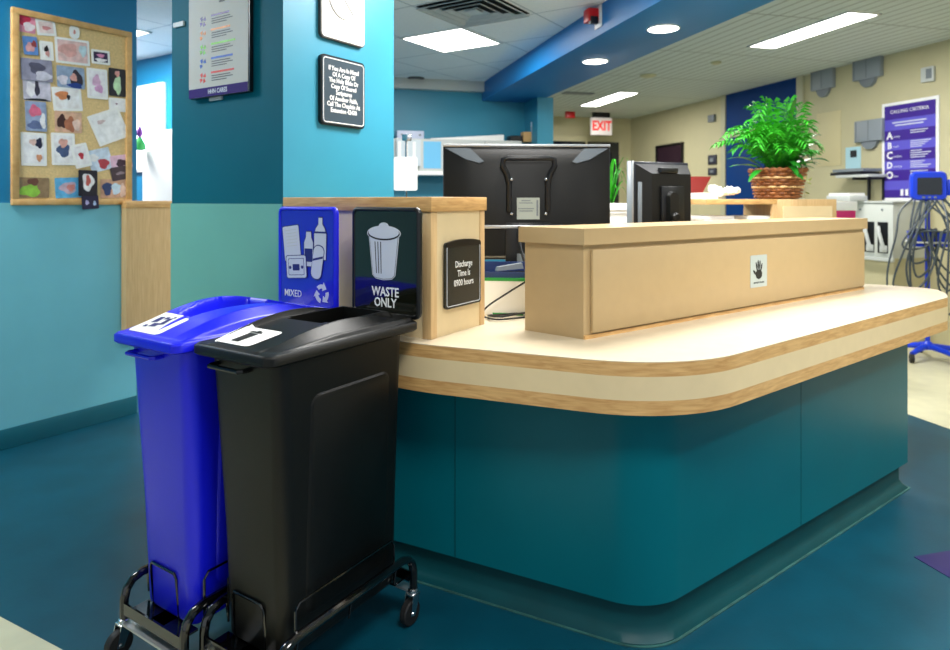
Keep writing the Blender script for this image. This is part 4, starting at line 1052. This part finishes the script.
def frame(s_, hw_, ht_):
    g = G(); 
    for a in ((-hw_, hw_, 0, .03), (-hw_, hw_, ht_-.03, ht_), (-hw_, -hw_+.03, 0, ht_), (hw_-.03, hw_, 0, ht_)): g.box(a[0], a[1], -.03, 0, a[2], a[3])
    g.done('frame', M_black, s_)
    g = G(); g.box(-hw_+.03, hw_-.03, -.01, 0, .03, ht_-.03, 0); g.plate(ell(.02, ht_*.25, hw_*.35, ht_*.16), -.012, -.01, 1); g.done('picture', [mat('dark_picture', (52, 34, 44), .2), mat('dusty_pink', (150, 100, 110), .5)], s_)
wall_fit((657, 144, 684, 190), 'picture_frame', 'black framed dark picture on the beige wall above the small screen', 'picture', frame)
def sw(s_, hw_, ht_):
    G().box(-hw_, hw_, -.02, 0, 0, ht_, bev=.004).done('plate', mat('dark_switch', (44, 46, 60), .4), s_); G().box(-hw_*.4, hw_*.4, -.024, -.02, ht_*.3, ht_*.7).done('label_patch', M_grey, s_)
wall_fit((709, 155, 717, 164.5), 'wall_switch', 'upper dark wall switch left of the palm', 'switch', sw, 'dark wall switches')
wall_fit((709, 168, 717, 175), 'wall_switch', 'lower dark wall switch left of the palm', 'switch', sw, 'dark wall switches')
wall_fit((710, 115, 716, 122), 'wall_switch', 'small grey box high on the wall beside the door frame', 'switch', lambda s, h, t_: G().box(-h, h, -.04, 0, 0, t_, bev=.004).done('case', M_grey, s), 'dark wall switches')
def poster(s_, hw_, ht_):
    G().box(-hw_, hw_, -.012, 0, 0, ht_).done('white_border', M_white, s_)
    b_ = .03; n = 9; g = G()
    hts = [.15, .12, .115, .10, .115, .10, .115, .10, .085]; z = ht_-b_; H_ = ht_-2*b_
    for i, q_ in enumerate(hts):
        g.box(-hw_+b_, hw_-b_, -.014, -.012, z-q_*H_, z, i % 2); 
        zc = z-q_*H_/2
        if 2 <= i <= 6:
            text('ABCDO'[i-2], q_*H_*.95, M_white, s_, -hw_*.70, -.0145, zc, 'letter', bold=.003)
            text(['irway', 'reath', 'omfort', 'ischarge', 'ther'][i-2], q_*H_*.32, M_sil, s_, -hw_*.56, -.0145, zc-.01, 'word', 'LEFT')
            g2 = G()
            for q3 in range(2 if i == 2 else 4): g2.box(hw_*.05, hw_*(.45+.1*((q3*7+i) % 4)), -.0148, -.0139, zc+q_*H_*(.3-.2*q3), zc+q_*H_*(.38-.2*q3))
            g2.done('small_print', M_sil, s_)
        z -= q_*H_
    g.done('purple_stripes', [M_purple, M_violet], s_)
    text('CALLING CRITERIA', ht_*.05, M_white, s_, 0, -.0145, ht_-b_-.07*H_, 'heading')
    g2 = G(); g2.box(-hw_*.6, hw_*.6, -.0148, -.0139, ht_-b_-.195*H_, ht_-b_-.182*H_); g2.box(-hw_*.5, hw_*.5, -.0148, -.0139, ht_-b_-.225*H_, ht_-b_-.212*H_); g2.done('small_print', M_sil, s_)
    g2 = G(); [g2.box(-hw_*.3+k2*.05, -hw_*.3+k2*.05+.03, -.0148, -.0139, .05, .11) for k2 in range(4)]; g2.done('foot_marks', M_white, s_)
wall_fit((883, 100, 940, 201), 'calling_poster', 'purple striped poster with white letters A B C D O on the beige wall', 'poster', poster)
# small shelf with tray, photo
def shelf(s_, hw_, ht_):
    G().box(-hw_, hw_, -.24, 0, ht_-.025, ht_, bev=.002).done('board', M_lgrey, s_)
    for x in (-hw_*.1, hw_*.75):
        G().box(x-.012, x+.012, -.20, 0, ht_-.05, ht_-.025).done('bracket', M_black, s_)
        G().box(x-.012, x+.012, -.02, 0, 0, ht_-.025).done('bracket', M_black, s_)
sh = wall_fit((855, 175, 889, 200), 'wall_shelf', 'small grey wall shelf on black brackets left of the purple poster', 'shelf', shelf, off=0)
c, hw_, z0, z1 = W_RIGHT.rect(855, 175, 889, 200)
for dz, dx, lab, m_ in ((0, -.05, 'black document tray lying on the small wall shelf, lower one', M_black), (.032, -.02, 'grey document tray stacked on the black tray on the wall shelf', M_grey)):
    t = thing('document_tray', lab, 'tray', (c.x, c.y, z1+dz), -75.5, 'trays on the wall shelf')
    g = G(); g.box(-.22+dx, .16+dx, -.24, -.02, .0, .008); g.box(-.22+dx, .16+dx, -.24, -.23, .008, .028); g.box(-.22+dx, -.21+dx, -.23, -.02, .008, .028); g.box(.15+dx, .16+dx, -.23, -.02, .008, .028); g.done('tray_body', m_, t)
wall_fit((846, 147, 861, 170), 'pinned_notice', 'pale blue notice with a small dark picture above the wall shelf', 'notice', lambda s, h, q_: (G().box(-h, h, -.006, 0, 0, q_).done('sheet', mat('pale_blue_sheet', (176, 216, 226), .6), s), G().box(-h*.35, h*.5, -.008, -.006, q_*.55, q_*.85).done('dark_picture', M_black, s)))

# grey equipment cabinet with handsets
c, hw_, z0, z1 = W_RIGHT.rect(851, 202, 893, 345, .42)
t = thing('equipment_cabinet', 'pale grey cabinet with two black handset bays against the beige wall', 'cabinet', (c.x, c.y, 0), -75.5)
zt_ = H + (200-203)*c.y/F
zs = H + (200-250)*c.y/F
G().box(-hw_, hw_, 0, .40, zs-.06, zt_, bev=.006).done('upper_case', mat('pale_grey_case', (204, 208, 200), .45), t)
G().box(-hw_-.01, hw_+.01, -.012, .40, zt_, zt_+.018, bev=.004).done('top', M_lgrey, t)
G().box(-hw_+.02, hw_-.02, .03, .40, 0, zs-.06).done('lower_case', M_beige, t)
for x in (-.02, .125):
    b_ = G().box(x-.055, x+.055, -.004, .02, zs-.02, zs+.26, bev=.003).done('handset_bay', M_black, t)
    G().tube([(x-.03, -.02, zs+.22), (x-.01, -.035, zs+.17), (x+.02, -.035, zs+.08), (x+.03, -.02, zs+.01)], .016, 8).done('handset', M_lgrey, t)
    G().box(x-.02, x+.05, -.02, 0, zs-.01, zs+.05, bev=.003).done('cradle', M_lgrey, t)
for x in (-.12, .12): G().lathe([(.01, 0), (.01, .006)], (x, -.001, zt_-.06), 10, axis='y').done('knob', M_grey, t)
G().box(-hw_-.02, hw_+.02, -.03, .0, zs-.09, zs-.06, bev=.003).done('ledge', M_lgrey, t)
b = at(858, 203, c.y-.05)
t = thing('tissue_box', 'white tray of papers on top of the pale grey cabinet', 'papers', (c.x-.12, c.y+.20, zt_+.018), -75.5)
G().box(-.13, .15, -.1, .1, 0, .05, bev=.004).done('tray', M_lgrey, t); G().box(-.11, .13, -.09, .09, .05, .075).done('sheets', M_paper, t)
# magenta box on a white cupboard at the left of the cabinet
b = at(843, 217, 4.9)
t = thing('white_cupboard', 'low white cupboard behind the maple shelf end', 'cupboard', (b.x+.02, 4.95, 0), -10)
G().box(-.13, .15, 0, .35, 0, 1.15, bev=.004).done('body', M_white, t); G().box(-.002, .002, -.002, 0, .05, 1.1).done('door_gap', M_grey, t)
g = G(); g.box(-.12, .12, -.08, .08, 0, .07, bev=.003); o = g.done('magenta_box', M_pink, loc=(b.x+.02, 5.05, 1.15), rot=-10); tag(o, 'magenta box on the white cupboard right of the maple shelf end', 'box')
g = G(); g.box(-.13, .13, -.09, .09, 0, .07, bev=.003); o = g.done('white_box', M_paper, loc=(b.x+.02, 5.05, 1.22), rot=-12); tag(o, 'white box stacked on top of the magenta box', 'box')
# small blue bottle peeking over the counter
t = thing('spray_bottle', 'small blue bottle with white cap just beyond the tan shelf end', 'bottle', (1.975, 3.47, .85), 0)
G().lathe([(.022, 0), (.026, .01), (.026, .085), (.012, .11), (.012, .115)], n=20).done('bottle', mat('blue_bottle', (26, 46, 150), .3), t)
G().lathe([(.014, .113), (.014, .135), (.008, .14)], n=16).done('cap', M_white, t)

# vital signs monitor on a wheeled pole
b = Vector(((927.5-475)/F*5.35, 5.35))
t = thing('vital_signs_monitor', 'blue vital signs monitor on a wheeled pole with hanging grey cables', 'medical monitor', (b.x, b.y, 0), -22)
zc = H + (200-187)*5.35/F
G().lathe([(.018, .10), (.018, zc-.05)], n=16).done('pole', M_vblue, t)
G().lathe([(.05, .085), (.05, .12), (.02, .15)], n=20).done('hub', M_vblue, t)
for k in range(5):
    a = 2*math.pi*k/5 + .3; x, y = .25*math.cos(a), .25*math.sin(a)
    l_ = G(); l_.tube([(0, 0, .11), (x*.6, y*.6, .095), (x, y, .075)], [.026, .022, .018], 8); leg = l_.done('leg', M_vblue, t)
    g = G(); g.lathe([(.01, -.014), (.036, -.014), (.036, .014), (.01, .014)], (x, y, .036), 18, axis='x'); g.done('wheel', M_rubber, leg)
g = G(); g.loft([[(p[0], .06, p[1]) for p in rrect(-.115, .115, zc-.10, zc+.12, .035, 5)], [(p[0], -.04, p[1]) for p in rrect(-.125, .125, zc-.11, zc+.125, .04, 5)], [(p[0], -.06, p[1]) for p in rrect(-.115, .115, zc-.10, zc+.115, .035, 5)]])
hd = g.done('monitor_head', M_vblue, t, sharp=50)
G().plate(rrect(-.085, .085, zc-.065, zc+.075, .012, 4), -.064, -.058).done('display', M_dkglass_shade, hd)
for k in range(3): G().box(-.05+k*.04, -.03+k*.04, -.066, -.058, zc-.092, zc-.078, bev=.002).done('button', M_grey, hd)
G().box(.12, .17, -.05, .03, zc-.07, zc+.06, bev=.01).done('printer_module', M_vblue, hd)
zk = H + (200-236)*5.35/F
g = G(); g.loft([ring(-.12, .12, -.14, .08, .04, zk-.08, 5), ring(-.14, .14, -.16, .09, .05, zk+.04, 5), ring(-.135, .135, -.155, .085, .05, zk+.04, 5), ring(-.115, .115, -.135, .075, .04, zk-.072, 5)]); g.done('basket', M_vblue, t, sharp=50)
g = G(); g.tube([(p[0], p[1], zk-.045) for p in rrect(-.145, .145, -.165, .095, .05, 5)], .008, 6, True); g.done('basket_rim', M_white, t)
random.seed(5)
g = G()
def cab(pts): 
    P = [Vector(p) for p in pts]; out = []
    for i in range(len(P)-1):
        a = P[max(i-1, 0)]; b_ = P[i]; c_ = P[i+1]; d_ = P[min(i+2, len(P)-1)]
        for k in range(6):
            u = k/6; out.append(.5*((2*b_) + (c_-a)*u + (2*a-5*b_+4*c_-d_)*u*u + (3*b_-a-3*c_+d_)*u**3))
    out.append(P[-1]); g.tube(out, .008, 6)
cab([(-.05, -.05, zc-.11), (-.10, -.14, zk+.12), (-.20, -.2, zk-.1), (-.27, -.16, zk-.38), (-.2, -.12, zk-.52)])
cab([(.0, -.05, zc-.11), (-.04, -.18, zk+.05), (.02, -.22, zk-.25), (.18, -.18, zk-.42), (.26, -.1, zk-.2), (.2, -.1, zk+.1), (.08, -.04, zc-.05)])
cab([(.05, -.05, zc-.11), (.16, -.16, zk+.1), (.30, -.16, zk-.05), (.28, -.1, zk-.45), (.12, -.1, zk-.62)])
cab([(-.08, .0, zc-.08), (-.2, -.05, zc-.2), (-.24, -.1, zk+.0), (-.30, -.1, zk-.3), (-.29, -.1, zk-.62)])
cab([(.1, .0, zc-.1), (.22, -.05, zk+.18), (.28, -.1, zk+.0), (.24, -.14, zk-.15)])
cab([(-.12, -.15, zk+.03), (-.02, -.19, zk+.05), (.1, -.16, zk+.04), (.16, -.1, zk+.08)])
for k in range(9):
    x0 = random.uniform(-.1, .1); x1 = random.uniform(-.28, .28); dz = random.uniform(.1, .5); yb = random.uniform(-.24, -.17)
    cab([(x0, -.05, zc-.11), (x0*.5+x1*.6, yb+.04, zk+.10), (x1, yb, zk-dz*.5), (x1*.8, yb, zk-dz), (x1*.2, yb, zk-dz*.7), (x0, yb+.02, zk+.05)])
g.done('cables', M_cable, t)
g = G()
for k in range(7):
    cx, cy = random.uniform(-.09, .09), random.uniform(-.11, .04); g.tube([(cx+.035*math.cos(a), cy+.03*math.sin(a), zk+.045+.012*math.sin(2*a+k)) for a in [i*math.pi/6 for i in range(12)]], .009, 6, True)
g.done('coiled_cuffs', mat('cuff_grey', (50, 58, 76), .6), t)
G().box(-.32, -.27, -.13, -.09, zk-.72, zk-.60, bev=.006).done('plug', M_black, t)
# things in the far corridor
c, hw_, z0, z1 = Plane((-2.45, 5.0), -33).rect(141, 128, 172, 205)
t = thing('white_cupboard', 'bright white cupboard in the corridor seen past the cork board wall', 'cupboard', (c.x, c.y, 0), -33)
G().box(-hw_+.02, .4, 0, .35, 0, H + (200-150)*c.y/F, bev=.004).done('body', M_white, t)
G().box(.03, .4, .02, .33, H + (200-150)*c.y/F, H + (200-130)*c.y/F, bev=.004).done('upper_case', M_white, t)
z_ = H + (200-139)*c.y/F
t = thing('toy_lamp', 'small green and purple ornament beside the white cupboard in the corridor', 'ornament', (c.x-hw_+.065, c.y+.03, H + (200-150)*c.y/F), -33)
G().lathe([(.02, 0), (.045, .005), (.04, .05), (.012, .10)], n=16).done('body', cm((60, 180, 90)), t)
G().lathe([(.008, .095), (.022, .12), (.02, .15), (.004, .19)], n=16).done('tip', cm((130, 60, 160)), t)
